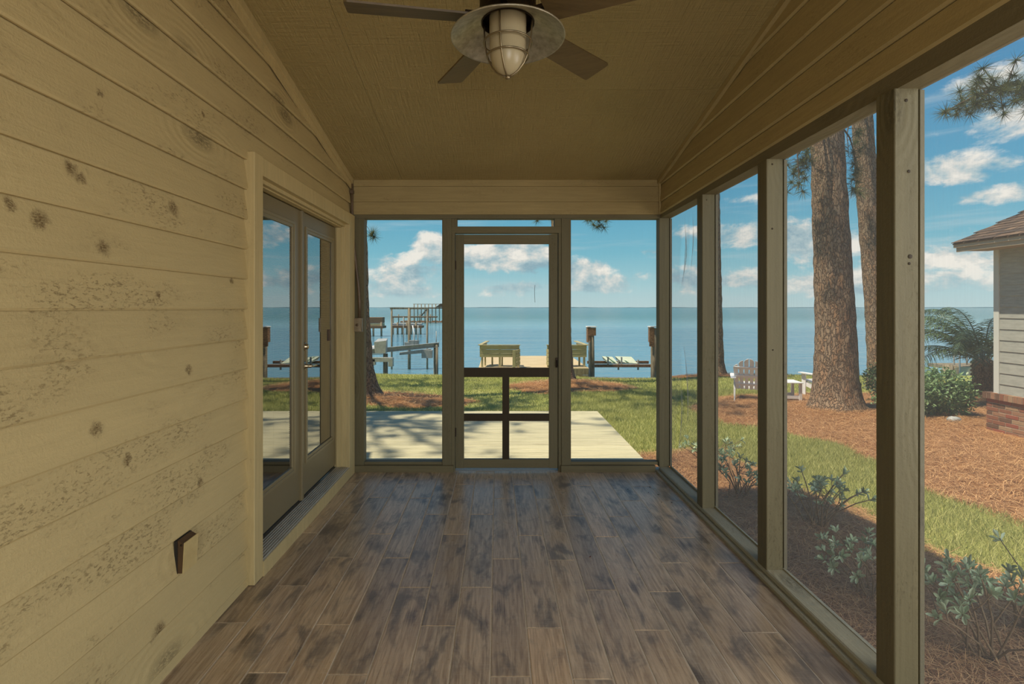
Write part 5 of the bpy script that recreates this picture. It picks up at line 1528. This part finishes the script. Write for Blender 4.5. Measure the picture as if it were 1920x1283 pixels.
def far_pier(name, label, x0, x1, y, zdeck, piles, rail=None, roof=None, cat='pier'):
    root = tag(empty(name, ((x0 + x1) / 2, y, -1.6)), label, cat, 'far piers across the water')
    m = MB(); m.cbox(x0, x1, y - 0.8, y + 0.8, zdeck - 0.25, zdeck, 0.01, 'x'); part('deck', m, M_rust, root)
    for i in range(piles):
        x = x0 + 0.2 + (x1 - x0 - 0.4) * i / max(1, piles - 1)
        m = MB(); m.tube([(x, y - 0.6, -2.6), (x, y - 0.6, (rail or zdeck) if i % 2 == 0 or rail else zdeck + 0.4)], 0.10, 8); part('piling', m, M_pile, root)
    if rail:
        m = MB(); m.cbox(x0, x1, y - 0.66, y - 0.54, rail - 0.1, rail, 0.01, 'x'); part('rail', m, M_pile, root)
    if roof:
        for z0, z1, mt in roof:
            m = MB(); m.cbox(x0 + 0.1, x1 - 0.1, y - 0.55, y + 0.5, z0, z1, 0.02, 'x'); part('bench_back', m, mt, root)
    return root
far_pier('boathouse_pier', 'reddish brown low walled pier on dark pilings, leftmost in the left screen', -16.5, -11.9, 54, -0.50, 6, None, [(-0.2, 0.40, M_rust), (-0.5, -0.24, M_bench)])
far_pier('low_pier', 'low grey pier running behind the boat lift frame', -11.9, -8.4, 58, -0.62, 7, None, [(-0.55, -0.35, M_alum)])
far_pier('long_pier', 'distant long pier low on the water beyond the low grey pier', -20, -11.5, 98, -0.25, 9)
fp = far_pier('railed_pier', 'distant tall railed pier on many pilings, rightmost in the left screen', -18.3, -11.6, 112, 1.45, 9, 2.25)
m = MB(); m.prism([(-13.4, 1.5), (-11.7, 1.5), (-11.7, 2.05), (-12.2, 2.3)][::-1], 'y', 111, 113) if False else m.hexa([(-13.4, 111, 1.5), (-11.7, 111, 1.5), (-11.7, 113, 1.5), (-13.4, 113, 1.5), (-12.3, 111, 2.3), (-11.9, 111, 2.3), (-11.9, 113, 2.3), (-12.3, 113, 2.3)]); part('shed_roof', m, M_shingle, fp)
m = MB()
for i in range(5): m.cbox(-16.5 + i * 0.3, -16.1 + i * 0.3, 110.2, 111, -0.3 + i * 0.34, -0.15 + i * 0.34, 0.01, 'x')
m.hexa([(-16.5, 110.2, -0.4), (-16.3, 110.2, -0.4), (-16.3, 110.4, -0.4), (-16.5, 110.4, -0.4), (-15.0, 110.2, 1.4), (-14.8, 110.2, 1.4), (-14.8, 110.4, 1.4), (-15.0, 110.4, 1.4)]); part('stair', m, M_rust, fp)
tb = tag(empty('breakwater', (-14.5, 104, -1.6)), 'low dark rock breakwater line in front of the distant railed pier', 'breakwater')
m = MB()
rr_ = random.Random(9)
for i in range(46):
    x = -19.5 + i * 0.19 * 1.05; s = rr_.uniform(0.16, 0.4)
    m.hexa([(x - s, 104 - s, -1.75), (x + s, 104 - s, -1.75), (x + s, 104 + s, -1.75), (x - s, 104 + s, -1.75), (x - s * 0.6, 104 - s * 0.6, -1.6 + s), (x + s * 0.5, 104 - s * 0.5, -1.6 + s * 0.9), (x + s * 0.6, 104 + s * 0.5, -1.6 + s), (x - s * 0.5, 104 + s * 0.6, -1.6 + s * 1.1)])
part('rocks', m, M_rust, tb, stuff=True)

# right-hand pier with a chrome ladder, beyond the palm
rp = tag(empty('ladder_pier', (18.6, 20.4, -1.6)), 'weathered pier with a bent tube swim ladder left of the palm', 'pier')
m = MB(); m.cbox(17.9, 24.0, 20.0, 21.2, -1.02, -0.88, 0.004, 'x'); part('deck', m, M_pile, rp)
m = MB(); m.cbox(17.9, 24.0, 19.96, 20.0, -1.35, -0.90, 0.004, 'x'); part('skirt_board', m, M_dock, rp)
for x in (17.75, 20.5, 23.2):
    m = MB(); m.tube([(x, 20.1, -2.8), (x, 20.1, -0.82)], 0.17, 12); part('piling', m, M_pile, rp)
m = MB()
for dy in (0.0, 0.55):
    x = 18.05 + dy * 0.5; y = 19.92 + dy
    pts = [(x, y, -1.6), (x, y, -0.55)] + [(x + 0.26 - 0.26 * math.cos(R(a)), y + 0.0, -0.55 + 0.26 * math.sin(R(a))) for a in range(15, 180, 15)] + [(x + 0.52, y, -0.55), (x + 0.52, y, -0.9)]
    m.tube(pts, 0.030, 8)
for z in (-1.3, -1.0): m.tube([(18.05, 19.92, z), (18.32, 20.47, z)], 0.022, 6)
part('swim_ladder', m, M_alum, rp, 'bent aluminium tube ladder')
